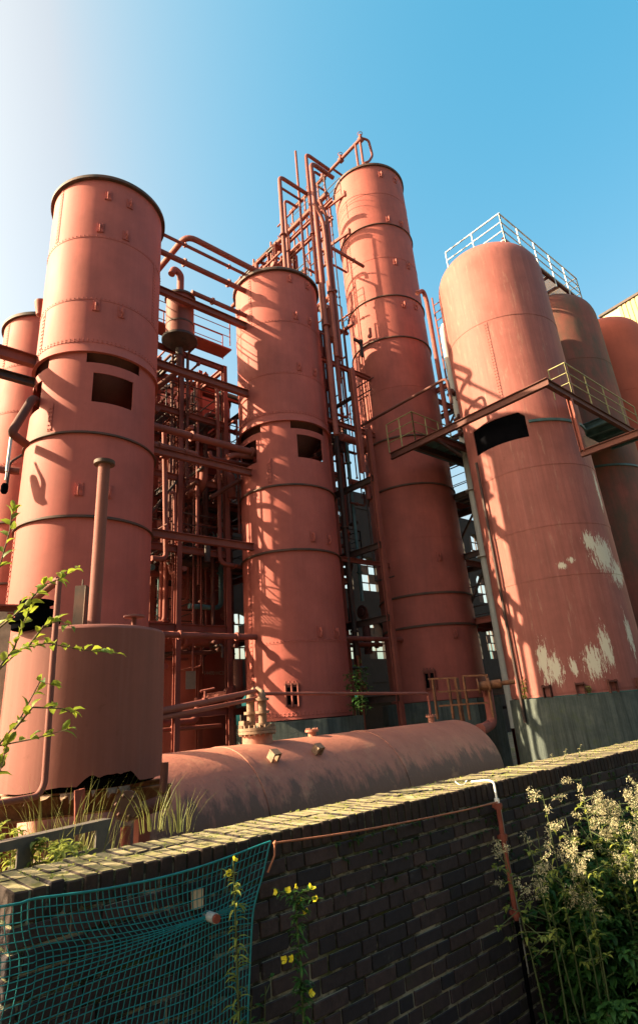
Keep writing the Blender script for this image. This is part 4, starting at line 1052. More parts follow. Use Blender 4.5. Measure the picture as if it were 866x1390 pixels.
# ------------------------------------------------------------ right lower rail, big pipe, small things
rl = thing('guard_rail', pr(620, 980, 13.9), 'rusty guard rail with close posts at the far end of the horizontal tank', 'railing')
D0 = 14.2
c2 = lambda x, y: (570+x/6.66, 890+y/6.66)
mb = MB()
for a, b in (((110, 210), (155, 575)), ((250, 205), (300, 570)), ((390, 190), (440, 580)), ((600, 180), (640, 560))):
    t0, t1 = pr(*c2(*a), D0), pr(*c2(*b), D0); mb.bar(Vector((t0.x, t0.y, t1.z)), t0, .045)
mb.build('post', M['rust'], rl)
mb = MB()
for a, b in (((70, 212), (330, 200)), ((380, 185), (610, 175)), ((160, 328), (600, 305)), ((170, 455), (610, 425))):
    mb.bar(pr(*c2(*a), D0), pr(*c2(*b), D0), .035)
mb.build('rail', M['rust'], rl)
t0, t1 = pr(*c2(325, 200), D0+.3), pr(*c2(375, 570), D0+.3); mb = MB(); mb.bar(Vector((t0.x, t0.y, t1.z-.5)), t0, .10, .06); mb.build('flat_post', M['rust'], rl)
solo_tube('elbow_pipe', [pr(*c2(600, 270), 14.5), pr(*c2(655, 610), 14.5)-Vector((0, 0, .0)), pr(*c2(585, 655), 14.3), pr(*c2(540, 668), 12.9)], .11, M['pipe'], 'thick red pipe with a bottom elbow between the horizontal tank and the right hand plinth', fil=.25, seg=14)
mb = MB(); q = pr(*c2(520, 278), 14.2); e = (pr(*c2(640, 262), 14.2)-q).normalized(); mb.cyl(q, q+e*.5, .09, 12); mb.cyl(q, q+e*.03, .17, 18); mb.cyl(q+e*.22, q+e*.27, .15, 18); mb.tube([q+e*.5, q+e*.8], .05, 8)
solo('pipe_valve', mb, M['rust'], 'flanged rusty valve at the top of the thick elbow pipe', 'valve')

# ------------------------------------------------------------ brick wall
WT0, WT1, WTOP = .872, 15.0, -.57
rg = random.Random(12)
wl = thing('brick_wall', W(7, -.25, -EYE), 'sooty brick garden wall with an upright brick coping running across the foreground', 'wall')
du, dv = Vector((UX, UY, 0)), Vector((VX, VY, 0))
mb = MB(); t = WT0
while t < WT1:
    for k in range(2):
        j = lambda a: rg.uniform(-a, a); wv = -.12-.245*k
        mb.box(W(t+.0335, wv+j(.004), WTOP-.0575+j(.005)), (du+dv*j(.03)+up*j(.02)).normalized()*.0305, (dv+up*j(.02)).normalized()*.118, up*(.0575+j(.002)))
    t += .0713
mb.build('coping', M['coping'], wl, .006)
mb = MB(); z = WTOP-.125; row = 0
while z > -2.35:
    t = WT0-(.06 if row % 2 else 0); k = row % 2
    while t < WT1:
        L = .24 if k % 2 == 0 else .115; k += 1
        if rg.random() < .12: k += 1
        a, b = max(t, WT0), min(t+L, WT1)
        if b-a > .03:
            j = lambda s: rg.uniform(-s, s)
            mb.box(W((a+b)/2, -.055+j(.004), z-.036+j(.0015)), (du+dv*j(.006)).normalized()*((b-a)/2-j(.002)), dv*.055, up*(.0345+j(.0015)))
        t += L+.011
    # end face bricks
    w = -.125-(.06 if row % 2 else 0)
    while w > -.49:
        L = .115 if row % 2 else .20; b = max(w-L, -.49)
        if w-b > .03: mb.box(W(WT0+.056, (w+b)/2, z-.036), du*.054, dv*(w-b)/2, up*.0345)
        w = b-.011
    z -= .0833; row += 1
mb.build('brickwork', M['brick'], wl, .005)
mb = MB(); mb.box(W((WT0+WT1)/2+.006, -.25, (WTOP-.005-2.4)/2), du*((WT1-WT0)/2-.006), dv*.238, up*((2.4+WTOP-.005)/2)); mb.build('mortar_core', M['mortar'], wl)
# red pipe with white elbow on the wall
ps = thing('wall_pipe', W(4.19, .05, -1.5), 'thin oxide red pipe clipped upright to the brick wall with a white elbow', 'pipe')
tp = 4.185
mb = MB(); mb.tube([W(tp, .045, -.70), W(tp, .045, -1.42)], .0175, 12)
for z in (-.72, -.92, -1.38): mb.cyl(W(tp, .045, z+.02), W(tp, .045, z-.02), .029, 12); mb.box(W(tp, .02, z), du*.01, dv*.03, up*.012); mb.box(W(tp+.02, .045, z), du*.03, dv*.006, up*.01)
mb.build('riser', M['redpipe'], ps)
mb = MB(); mb.tube([W(tp, .045, -1.42), W(tp+.005, .04, -2.1)], .015, 8); mb.build('lower_hose', M['darkhole'], ps)
mb = MB(); mb.tube([W(tp, .045, -.70), W(tp, .045, -.56), W(tp-.02, .0, -.548), W(tp-.07, -.11, -.556)], .008, 10, .03); mb.cyl(W(tp, .045, -.71), W(tp, .045, -.67), .018, 12); mb.build('white_elbow', M['white'], ps)
mb = MB(); mb.tube([W(tp-.10+.05*cos(a)-.05, -.14+.04*sin(a), -.552+.012*sin(a*2)) for a in [i*.5 for i in range(11)]], .003, 6); mb.build('wire_loop', M['white'], ps)
mb = MB(); mb.tube([W(tp+.075, .012, -.74), W(tp+.07, .012, -1.1), W(tp+.085, .012, -1.75)], .006, 5); mb.build('thin_cable', M['palepipe'], ps)
# cord from net corner to pipe
tc = 2.137
mb = MB(); P = []
for i in range(25):
    s = i/24; P.append(W(tc+(tp-tc)*s, .05+.01*sin(s*9), -.607-.085*s-.02*sin(pi*s)))
mb.tube(P, .0052, 6); mb.tube([W(tc, .05, -.607), W(tc-.01, .06, -.66), W(tc-.05, .05, -.73)], .0052, 6); mb.blob(W(tc, .055, -.607), .014)
solo('cord', mb, M['cord'], 'thin brown orange cord stretched along the wall from the net corner to the red pipe', 'cord')
# bracket in the wall that holds the net
pin = W(1.76, .0, -.80)
pk = thing('pipe_stub', pin, 'short red capped pipe stub sticking out of the wall behind the net', 'pipe stub')
mb = MB(); mb.cyl(W(1.755, -.02, -.845), W(1.755, .085, -.845), .021, 16); mb.build('stub', M['galv'], pk)
mb = MB(); mb.cyl(W(1.755, .086, -.845), W(1.755, .1, -.845), .018, 16); mb.build('red_cap', M['redpipe'], pk)
mb = MB(); mb.box(W(1.70, .012, -.765), du*.026, dv*.012, up*.038); mb.build('wood_chip', M['wood'], pk)
# net
nt_ = thing('safety_net', W(1.3, .08, -1.5), 'teal cord net draped over the left end of the brick wall', 'net')
def netpt(i, j):
    """i strands along (0..1 from left end to the right edge), j down"""
    s, d = i, j
    t = -.25+(2.137+.25)*s
    topz = -.60-.040*sin(pi*min(1, max(0, (t-.95)/1.18)))
    if t < 1.0: topz += .05*((1.0-t)/1.2)-.012*sin((1-t)*4)
    z = topz-1.15*d
    t -= (.30*(d**.8))*(max(0, (s-.6)/.4)**1.5)
    w = .030+.05*d+.022*sin(6*s+3*d)+.015*sin(13*s-5*d)
    z += .018*sin(9*s+2*d)*d+.012*sin(17*s-7*d)*d; t += .012*sin(11*d+5*s)
    if t < .9: w += .02-.30*(.9-t)*(1-.6*d)
    dt, dz = t-1.755, z+.845; q = math.sqrt((dt/(.72 if dt < 0 else .34))**2+(dz/.21)**2)
    k = .92*math.exp(-q*q*.9)*min(1, d*7)
    t += (1.755-t)*k*.35; z += (-.845-z)*k; w = max(w*(1-k)+.03*k, .024) if t > .86 else w
    return t, w, z
mb = MB(); ni, nj = 84, 40
for i in range(ni+1):
    mb.tube([W(*netpt(i/ni, j/(nj*2))) for j in range(nj*2+1)], .0021, 4, caps=False)
for j in range(nj+1):
    mb.tube([W(*netpt(i/(ni*2), j/nj)) for i in range(ni*2+1)], .0021, 4, caps=False)
mb.build('mesh', M['net'], nt_)
mb = MB(); mb.tube([W(*netpt(i/80, 0)) for i in range(81)], .005, 6); mb.tube([W(*netpt(1, j/50)) for j in range(51)], .005, 6); mb.build('edge_rope', M['net'], nt_)

# ------------------------------------------------------------ things on the yard behind the wall
sc_ = thing('slotted_channel', W(.6, -.9, -.55), 'grey slotted steel channel lying behind the left end of the wall', 'channel')
mb = MB(); a, b = pr(-40, 1172, 4.1), pr(150, 1136, 4.6); a.z = b.z = -.62+EYE
mb = MB(); dd = (b-a).normalized(); L = (b-a).length; nn = Vector((dd.y, -dd.x, 0))
mb.box((a+b)/2+up*.07, dd*L/2, nn*.006, up*.022); mb.box((a+b)/2-up*.07, dd*L/2, nn*.006, up*.022)
k = 0.0
while k < L: mb.box(a+dd*(k+.05), dd*.05, nn*.006, up*.05); k += .26
mb.box((a+b)/2+up*.09-nn*.04, dd*L/2, nn*.045, up*.005); mb.box((a+b)/2-up*.09-nn*.04, dd*L/2, nn*.045, up*.005)
mb.build('channel', M['dullsteel'], sc_)
mb = MB(); q = pr(140, 1150, 4.7); mb.bar(Vector((q.x, q.y, 0)), pr(140, 1134, 4.7), .05, .03); mb.build('post', M['steel_red'], sc_)
q = pr(170, 1150, 5.0); mb = MB(); mb.tube([Vector((q.x, q.y, 0)), pr(171, 1122, 5.0)], .035, 12)
solo('yard_post', mb, M['steel_red'], 'short red pipe post standing behind the wall near the low tank', 'post')

# ------------------------------------------------------------ background buildings
# far building, yellow ribbed cladding
bd = thing('far_building', Vector((20.6, 34.3, 0)), 'tall far building with yellow ribbed cladding at the upper right edge', 'building')
e = Vector((sin(rad(144)), cos(rad(144)), 0)); nrm = Vector((sin(rad(234)), cos(rad(234)), 0)); p0 = Vector((20.45, 34.4, 0))
ztop = 24.1+EYE
mb = MB(); mb.box(p0+e*6-nrm*6+up*(ztop/2-1.5), e*6, nrm*6, up*(ztop/2-1.5)); mb.build('wall', M['greybrick'], bd)
mb = MB(); mb.box(p0+e*.6+nrm*.01+up*(ztop-1.6), e*.6, nrm*.05, up*1.6); mb.build('corner_panel', M['cream'], bd)
mb = MB(); k = 1.2
while k < 12:
    mb.box(p0+e*(k+.1)+nrm*.05+up*(ztop-1.65), e*.1, nrm*.06, up*1.65); mb.box(p0+e*(k+.25)+nrm*.01+up*(ztop-1.65), e*.05, nrm*.05, up*1.65); k += .3
mb.build('ribbed_cladding', M['clad'], bd)
mb = MB(); mb.box(p0+e*6-nrm*6+up*(ztop+.08), e*6.15, nrm*6.2, up*.08); mb.build('roof_edge', M['steel_dark'], bd)
# long dark hall with arched openings at the back
bh = thing('brick_hall', uv(16, -28, -EYE), 'dark brick hall with arched window openings glimpsed far behind the pipework', 'building')
VH = -27.0
def hall():
    bm = MB(); U0, U1 = -4, 46; pit, ww = 2.6, 1.75
    rows = [(-1.2, 1.6), (3.0, 5.4), (7.3, 9.6), (11.0, 13.0)]; ztop = 14.2
    n = int((U1-U0)/pit); rg = random.Random(21); blind = {(k, i) for k in range(n) for i in range(4) if rg.random() < .42}
    dep = .5
    for k in range(n):
        ua = U0+k*pit; wl_, wr = ua+(pit-ww)/2, ua+(pit+ww)/2
        for V0 in (VH,):
            bm.box(uv((ua+wl_)/2, V0, (ztop-2.2)/2), du*(wl_-ua)/2, dv*dep/2, up*(ztop+2.2)/2)
            bm.box(uv((wr+ua+pit)/2, V0, (ztop-2.2)/2), du*(ua+pit-wr)/2, dv*dep/2, up*(ztop+2.2)/2)
            zz = [-2.2]+[q for rw in rows for q in rw]+[ztop]
            for a, b in zip(zz[::2], zz[1::2]): bm.box(uv((wl_+wr)/2, V0, (a+b)/2), du*ww/2, dv*dep*.49, up*(b-a)/2)
            for i_, (a, b) in enumerate(rows):      # arched heads
                if (k, i_) in blind: bm.box(uv((wl_+wr)/2, V0, (a+b)/2), du*ww/2, dv*dep*.4, up*(b-a)/2); continue
                for sg in (-1, 1):
                    cx = (wl_+wr)/2; pts = [(cx+sg*ww/2, b)]+[(cx+sg*ww/2*sin(x), b-.75+.75*cos(x)) for x in [pi/2*i/6 for i in range(6, -1, -1)]]
                    fr = [uv(u_, V0+dep*.45, z_) for u_, z_ in pts]; bk = [uv(u_, V0-dep*.45, z_) for u_, z_ in pts]
                    m = len(fr); bm.add(fr+bk, [tuple(range(m)), tuple(range(2*m-1, m-1, -1))]+[(i, (i+1) % m, m+(i+1) % m, m+i) for i in range(m)])
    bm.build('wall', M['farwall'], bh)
    for k in range(n):
        ua = U0+k*pit; wl_, wr = ua+(pit-ww)/2, ua+(pit+ww)/2
        for i_, (a, b) in enumerate(rows):
            if (k, i_) in blind: continue
            fr = MB(); nx, nz = rg.choice((2, 3, 4)), rg.choice((3, 4, 5))
            for i in range(1, nx): fr.bar(uv(wl_+ww*i/nx, VH, a), uv(wl_+ww*i/nx, VH, b), .07)
            for i in range(1, nz): fr.bar(uv(wl_, VH, a+(b-a)*i/nz), uv(wr, VH, a+(b-a)*i/nz), .07)
            for x in range(nx):
                for y in range(nz):
                    if rg.random() < .3: fr.box(uv(wl_+ww*(x+.5)/nx, VH, a+(b-a)*(y+.5)/nz), du*ww/nx*.48, dv*.02, up*(b-a)/nz*.48)
            fr.build('window_bars', M['steel_dark'], bh)
hall()
# a low dark shed between
sh = thing('low_shed', uv(18, -22.5, -EYE), 'low dark shed in the shade under the pipework behind the tallest tower', 'shed')
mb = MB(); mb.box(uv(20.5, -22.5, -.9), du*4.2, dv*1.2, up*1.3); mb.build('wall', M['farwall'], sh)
mb = MB(); mb.box(uv(20.5, -22.5, .47), du*4.4, dv*1.35, up*.06); mb.build('roof', M['steel_dark'], sh)

# unseen block added behind the viewpoint to darken the shaded sides
wh = thing('sky_blocker', Vector((8, -16, 0)), 'unseen long dark block added behind the viewpoint to hold back sky light', 'building')
mb = MB(); q = du*0; c0 = Vector((9, -15, 0))
mb.box(c0+up*10, du*26, dv*3, up*10); mb.build('wall', M['farwall'], wh)
mb = MB(); mb.box(c0+up*20.2, du*26.4, dv*3.4, up*.25); mb.build('roof', M['steel_dark'], wh)
mb = MB()
for k in range(16): mb.box(c0-dv*3.0+du*(-24+3.2*k)+up*5, du*.9, dv*.05, up*2.2); mb.box(c0-dv*3.0+du*(-24+3.2*k)+up*13, du*.9, dv*.05, up*2.2)
mb.build('blocker_panel_row', M['darkhole'], wh)
# ------------------------------------------------------------ ground
mb = MB(); n = 60; S = 300
def gz(x, y): return .06*sin(x*1.3+y*.7)+.05*sin(x*.4-y*1.9)
xs = [-S, -120, -60, -30]+[-20+i*.8 for i in range(56)]+[30, 60, 120, S]
ys = [-S, -60, -20]+[-6+i*.8 for i in range(50)]+[45, 80, 150, S]
vs = [(x, y, gz(x, y) if abs(x) < 25 and -6 < y < 34 else 0) for y in ys for x in xs]; m = len(xs)
mb.add(vs, [(j*m+i, j*m+i+1, (j+1)*m+i+1, (j+1)*m+i) for j in range(len(ys)-1) for i in range(m-1)], True)
g = mb.build('ground', M['ground']); g['kind'] = 'structure'

# ------------------------------------------------------------ plants
def rdir(rg, el0=-.2, el1=.8):
    a = rg.uniform(0, 2*pi); e = rg.uniform(el0, el1); return Vector((cos(a)*cos(e), sin(a)*cos(e), sin(e)))
def weed(name, base, h, label, cat, seed, leafm, stems=3, leafL=.12, lean=.25, group=None, heads=None, spread=.25, density=26, headm=None, headsize=1.0):
    rg = random.Random(seed); root = thing(name, base, label, cat, group); sm, lm_, hm = MB(), MB(), MB()
    for s in range(stems):
        a = rg.uniform(0, 2*pi); tip = Vector(base)+Vector((cos(a)*lean*h*rg.random(), sin(a)*lean*h*rg.random(), h*rg.uniform(.75, 1)))
        b = Vector(base)+Vector((cos(a), sin(a), 0))*spread*.4*rg.random(); mid = b.lerp(tip, .5)+Vector((rg.uniform(-.05, .05)*h, rg.uniform(-.05, .05)*h, .03*h))
        pts = [b*(1-t)**2+mid*2*t*(1-t)+tip*t*t for t in [i/8 for i in range(9)]]
        sm.tube(pts, [.0055*(1-.7*i/8)*max(.6, h) for i in range(9)], 5)
        for k in range(density):
            t = rg.uniform(.08, .97) if not heads else rg.uniform(.45, .9); p = b*(1-t)**2+mid*2*t*(1-t)+tip*t*t; d = rdir(rg, -.35, .7)
            if rg.random() < .35:
                q = p+d*rg.uniform(.05, .22)*h*.6; sm.tube([p, q], .003, 4); 
                for _ in range(4): lm_.leaf(q, rdir(rg, -.5, .6), up, leafL*rg.uniform(.5, .9), leafL*.4)
            else: lm_.leaf(p, d, up, leafL*rg.uniform(.6, 1.2), leafL*rg.uniform(.28, .42), .35)
        if heads:
            for k in range(heads):
                t = rg.uniform(.70, 1.0); p = b*(1-t)**2+mid*2*t*(1-t)+tip*t*t
                hm = MB(); d = rdir(rg, -.1, .8); q = p+d*rg.uniform(.04, .17)*headsize; sm.tube([p, q], .003, 4)
                for _ in range(34):
                    o = q.lerp(p, rg.random()*.5)+Vector((rg.gauss(0, .011), rg.gauss(0, .011), rg.gauss(0, .013)))*headsize
                    hm.leaf(o, rdir(rg, -1.4, .3), rdir(rg), rg.uniform(.010, .024)*headsize, .006*headsize, .5)
                hm.build('seed_head', M[headm or 'dry'], root)
    sm.build('stem', M['stem'], root); 
    if lm_.f: lm_.build('foliage', M[leafm], root)
    return root
GW = 'dry seeding weeds in front of the wall'
def wg(t, w): 
    p = W(t, w, 0); return Vector((p.x, p.y, 0))
# dry tall weeds, each with its own place along the wall
dry = [(712, 1085, .35, 'leftmost and slimmest dry seeding weed right of the red wall pipe'), (745, 1075, .38, 'dry weed with drooping grey heads, second to the right of the red wall pipe'),
       (775, 1095, .5, 'broad lit dry weed sprawling lowest of the seeding weeds'), (800, 1050, .45, 'dry weed with a white fluffy crown standing against the coping'),
       (838, 1040, .55, 'tall dry weed near the right edge, its heads level with the coping'), (862, 1020, .55, 'tallest dry weed at the right edge, overtopping the wall'),
       (858, 1110, .75, 'dry yellowing weed low at the right edge')]
for i, (x, y, w, lab) in enumerate(dry):
    p = pw(x, y, w); weed('dry_weed', Vector((p.x, p.y, 0)), p.z+.02, lab, 'weed', 40+i, 'drygreen', 2 if i < 2 else 3, .06, .16, GW, heads=8 if i < 2 else 11, density=24, headsize=1.0)
GN = 'green weeds growing at the foot of the wall'
gl = ['leafy green weed close to the foot of the red wall pipe', 'dense nettle like weed below the slimmest dry weed', 'bushy green weed filling the shade under the sprawling dry weed', 'tall dark green weed in the shade left of the tall dry ones',
      'green weed at the lower right beside the wall foot', 'broad leaved weed at the right edge in shade', 'low green weed nearest the bottom right corner', 'feathery green weed midway along the shaded weeds', 'dark weed hugging the bricks behind the others', 'short weed by the bottom of the frame below the red pipe']
spots = [(4.55, .18, .95), (4.85, .3, 1.1), (5.15, .45, 1.1), (5.5, .3, 1.25), (4.8, .75, .75), (5.7, .7, 1.05), (4.7, 1.1, .55), (5.3, .65, .95), (5.95, .3, 1.3), (4.35, .5, .4)]
for i, ((t, w, h), lab) in enumerate(zip(spots, gl)):
    weed('green_weed', wg(t, w), h, lab, 'weed', 70+i, 'weedleaf', 10, .095, .36, GN, spread=.75, density=95)
for i, (t, w, h, lab) in enumerate(((6.3, .5, 1.0, 'green weed farther along the wall behind the tall dry weeds'), (6.9, .7, 1.0, 'farthest green weed along the wall at the right edge'))):
    weed('green_weed', wg(t, w), h, lab, 'weed', 90+i, 'weedleaf', 8, .085, .3, GN, spread=.7, density=70)
# ground cover at the wall foot
gc = MB(); rg = random.Random(8)
for k in range(5200):
    t = rg.uniform(3.6, 8.5); w = rg.uniform(.02, 1.9); p = wg(t, w)+up*rg.uniform(.02, .32)*rg.random()
    gc.leaf(p, rdir(rg, -.2, .8), up, rg.uniform(.03, .09), rg.uniform(.02, .05))
o = gc.build('ground_cover', M['ivyleaf']); tag(o, 'dark low leaves covering the ground at the foot of the wall', 'ground cover', kind='stuff')
# moss / little climbers on the wall face
cl = MB(); rg = random.Random(9)
for k in range(330):
    t = rg.choice((rg.uniform(2.6, 4.2), rg.uniform(4.1, 7), rg.uniform(4.1, 7))); z = rg.uniform(-.68, -1.5) if t > 4.1 else rg.choice((-.69, -.70, -.78, -.86, -.94))+rg.uniform(-.012, .012)
    if t < 4.1 and rg.random() < .35: continue
    p = W(t, .003, z)
    for _ in range(3): cl.leaf(p, (dv+rdir(rg, -1, .5)).normalized(), up, rg.uniform(.015, .038), .017)
o = cl.build('wall_creeper', M['ivyleaf']); tag(o, 'tiny leaves sprouting from the joints of the brick wall', 'plants', kind='stuff')
# evening primroses
def primrose(stemtop, foot, label, seed, nfl, branch, leafy):
    rg = random.Random(seed); root = thing('evening_primrose', foot, label, 'flower', 'yellow flowering plants at the wall'); sm, lf, fl = MB(), MB(), []
    foot, tip = Vector(foot), Vector(stemtop); tips = [tip]
    mid = foot.lerp(tip, .5)+Vector((.02, -.01, 0))
    P = lambda t: foot*(1-t)**2+mid*2*t*(1-t)+tip*t*t
    sm.tube([P(i/10) for i in range(11)], [.0075*(1-.5*i/10) for i in range(11)], 6)
    for k in range(leafy):
        t = rg.uniform(.25, .97); d = rdir(rg, -.2, .7); lf.leaf(P(t), d, up, rg.uniform(.035, .085)*(1.25-t*.5), rg.uniform(.010, .018), .4)
    for b in branch:
        t, off = b; q = P(t)+Vector(off); sm.tube([P(t), P(t).lerp(q, .5)+up*.01, q], .0035, 5); tips.append(q)
        for _ in range(14): lf.leaf(P(t).lerp(q, rg.uniform(.3, 1)), rdir(rg, -.1, .9), up, rg.uniform(.03, .055), .011, .3)
    sm.build('stem', M['stem'], root); lf.build('foliage', M['weedleaf'] if leafy > 150 else M['drygreen'], root)
    for q in tips[:nfl] if len(tips) >= nfl else tips:
        n = 2 if rg.random() < .4 else 1
        for _ in range(n):
            d = (rdir(rg, .3, 1.2)+Vector((0, -.6, 0))).normalized(); qq = q+rdir(rg)*.018*(n-1); a = d.orthogonal().normalized(); b = d.cross(a); fm = MB()
            for k in range(4):
                an = k*pi/2+rg.random()*.3; o = a*cos(an)+b*sin(an); s2 = d.cross(o); L = rg.uniform(.015, .021)
                fm.add([qq, qq+o*L*.6+s2*L*.55+d*L*.45, qq+o*L+d*L*.75, qq+o*L*.6-s2*L*.55+d*L*.45], [(0, 1, 2, 3)], True)
            fm.build('flower', M['petal'], root)
    return root
def pwv(x, y, w): return pw(x, y, w)
a = pwv(317, 1168, .16); f = pwv(322, 1330, .16)
primrose(a, Vector((f.x, f.y, 0)), 'single stalked primrose with two yellow flowers growing in front of the net edge', 3, 4, [(.96, (-.028, 0, .01))], 120)
a = pwv(400, 1205, .2); f = pwv(408, 1330, .2)
primrose(a, Vector((f.x, f.y, 0)), 'bushy primrose with a cluster of yellow flowers in front of the bare bricks', 6, 9,
         [(.97, (-.09, 0, .03)), (.97, (-.05, 0, .02)), (.95, (.03, 0, .01)), (.97, (.07, 0, .025)), (.96, (.10, 0, .0)), (.94, (.05, 0, -.02)), (.80, (-.05, -.02, -.0)), (.72, (.04, -.03, -.02)), (.9, (.0, -.03, .03))], 260)
a = pwv(345, 1270, .12); f = pwv(345, 1340, .12)
weed('green_weed', Vector((f.x, f.y, 0)), a.z, 'thin green sprig between the two primroses at the bottom of the wall', 'weed', 99, 'weedleaf', 2, .04, .06, GN, density=30)
# grass clumps behind the wall
def tuft(foot, h, label, seed, n, spread=.14, mat='grass'):
    rg = random.Random(seed); mb = MB(); foot = Vector(foot)
    for k in range(n):
        a = rg.uniform(0, 2*pi); b = foot+Vector((cos(a), sin(a), 0))*spread*rg.random(); L = h*rg.uniform(.5, 1.05); ln = rg.uniform(.05, .8)*L
        d = Vector((cos(a), sin(a), 0)); pts = [b+up*L*t+d*ln*t*t for t in (0, .35, .7, 1)]; s = Vector((-d.y, d.x, 0)); w = rg.uniform(.0014, .0028)
        mb.add([pts[0]-s*w, pts[0]+s*w, pts[1]-s*w, pts[1]+s*w, pts[2]-s*w*.7, pts[2]+s*w*.7, pts[3]], [(0, 1, 3, 2), (2, 3, 5, 4), (4, 5, 6)], True)
    return solo('grass_tuft', mb, M[mat], label, 'grass', 'grass tufts behind the wall')
def gp(x, y, D, z):
    p = pr(x, y, D); p.z = z+EYE; return p
tuft(gp(85, 1150, 4.9, -.85), .62, 'wide grass tuft under the left part of the low tank', 1, 44, .42)
tuft(gp(112, 1150, 4.8, -.85), .70, 'tall grass tuft in front of the blind flange', 2, 34, .3)
tuft(gp(205, 1145, 4.4, -.6), .30, 'fine grass tuft sprouting at the wall coping left of the horizontal tank', 3, 26, .10)
tuft(gp(243, 1142, 4.2, -.6), .27, 'second fine grass tuft at the coping, right against the horizontal tank', 4, 28, .09)
tuft(gp(60, 1150, 4.5, -.9), .62, 'leftmost sparse grass tuft behind the slotted channel', 5, 26, .3)
# leafy weeds behind wall end
for i, (x, y, D, h, lab) in enumerate(((90, 1165, 4.0, .28, 'leafy yellow green weed just behind the netted wall'), (60, 1150, 4.3, .25, 'low leafy weed by the slotted channel'), (20, 1140, 4.6, .32, 'bright low weed at the left edge on the rubble'), (178, 1155, 4.1, .16, 'small star leaved weed on the coping near the red post'))):
    f = pr(x, y, D); weed('leafy_weed', Vector((f.x, f.y, -.78+EYE)), h, lab, 'weed', 120+i, 'drygreen' if i != 3 else 'weedleaf', 5, .075, .6, 'low weeds on the yard behind the wall', spread=.4, density=16)
# rubble mound
mb = MB(); rg = random.Random(2); ce = pr(0, 1120, 5.2)
M['rubble'] = plain('earth and rubble', (.16, .12, .08), .95, .45, 7, bump=.8)
n = 30; gr = []
for j in range(n):
    for i in range(n):
        x, y = (i/(n-1)-.5)*6.4, (j/(n-1)-.5)*4.6; q = math.hypot(x/3.2, y/2.3); z = max(0, 1.32*(1-q**3))+rg.uniform(-.05, .05)*(q < .95)
        gr.append(Vector((-2.6+x, 4.75+y, z if q < 1 else -.05)))
mb.add(gr, [(j*n+i, j*n+i+1, (j+1)*n+i+1, (j+1)*n+i) for j in range(n-1) for i in range(n-1)], True)
o = mb.build('earth_bank', M['rubble']); o['kind'] = 'structure'
# shrub at left, reaching into the frame
sb = thing('leafy_shrub', Vector((-2.45, 3.35, 0)), 'sunlit leafy shrub reaching in from the left edge', 'shrub')
sm, lf = MB(), MB(); rg = random.Random(17)
def branch(pts, r0, nleaf, L):
    P = [Vector(p) for p in pts]; n = len(P)
    sm.tube(P, [r0*(1-.75*i/(n-1)) for i in range(n)], 6, 0)
    for k in range(nleaf):
        s = (k+.5)/nleaf*(n-1)*.97+.02*(n-1); i = min(int(s), n-2); p = P[i].lerp(P[i+1], s-i); d = (P[i+1]-P[i]).normalized()
        side = d.cross(up).normalized()*(1 if k % 2 else -1)
        for _ in range(2 if rg.random() < .4 else 1):
            lf.leaf(p, (d*.5+side*rg.uniform(.2, 1)+up*rg.uniform(-.3, .7)).normalized(), (up+rdir(rg)*.9).normalized(), L*rg.uniform(.6, 1.15), L*rg.uniform(.38, .5), .25)
    lf.leaf(P[-1], (P[-1]-P[-2]).normalized(), up, L*.8, L*.35)
DS = 3.3
for pts, nl in (([(-70, 960), (0, 908), (30, 880), (65, 873), (110, 882), (158, 887)], 26), ([(-60, 900), (0, 852), (35, 823), (58, 795), (84, 785), (103, 771)], 22), ([(-60, 800), (0, 770), (14, 720), (17, 690)], 14),
                ([(-60, 1060), (0, 1010), (30, 972), (55, 925), (72, 930)], 10), ([(-60, 1040), (0, 1012), (50, 1002), (92, 990)], 9), ([(-50, 1080), (0, 1050), (10, 1010)], 8), ([(20, 990), (45, 960), (85, 962), (98, 968)], 8), ([(0, 905), (20, 880), (30, 850), (42, 828)], 9), ([(40, 876), (60, 850), (82, 842), (95, 850)], 8)):
    branch([pr(x, y, DS+rg.uniform(-.12, .12)) for x, y in pts], .006, nl, .072)
for k in range(170):
    a = rg.uniform(0, 2*pi); q = rg.random()**.6
    tip = Vector((-3.1+cos(a)*.75*q, 3.0+sin(a)*.95*q, rg.uniform(1.3, 3.5))); b = Vector((-2.7, 3.2, .9)); mid = b.lerp(tip, .5)+up*.2
    branch([b, mid, tip], .012, 16, .09)
sm.build('branch', M['bark'], sb); lf.build('foliage', M['leaf'], sb)
# small plants on plinths
weed('plinth_weed', on('D', 247, -.02, 1.02), .62, 'small leafy weed on the left corner of the right hand plinth', 'weed', 201, 'drygreen', 5, .07, .5, None, density=26)
weed('plinth_weed', on('D', 195, .0, 1.03), .22, 'low mossy sprig on the front rim of the right hand plinth', 'weed', 202, 'drygreen', 5, .05, 1.2, None, density=14)
p = pr(488, 962, 17.2); weed('young_birch', Vector((p.x, p.y, -.1+EYE)), 1.5, 'young green sapling growing beside the base of the middle tower', 'sapling', 203, 'weedleaf', 5, .12, .25, None, spread=.6, density=40)
for i, (x, y, lab) in enumerate(((748, 1017, 'leftmost tiny dry stalk standing on the far coping'), (768, 1010, 'second tiny dry stalk on the far coping'), (788, 1003, 'tallest tiny dry stalk on the far coping, near the right hand plinth'))):
    f = pw(x, y, -.2); weed('dry_stalk', Vector((f.x, f.y, WTOP+EYE)), .10+.05*(i == 2), lab, 'weed', 210+i, 'dry', 1, .02, .1, 'tiny dry stalks on the coping', density=10)
ms = MB(); rg = random.Random(31)
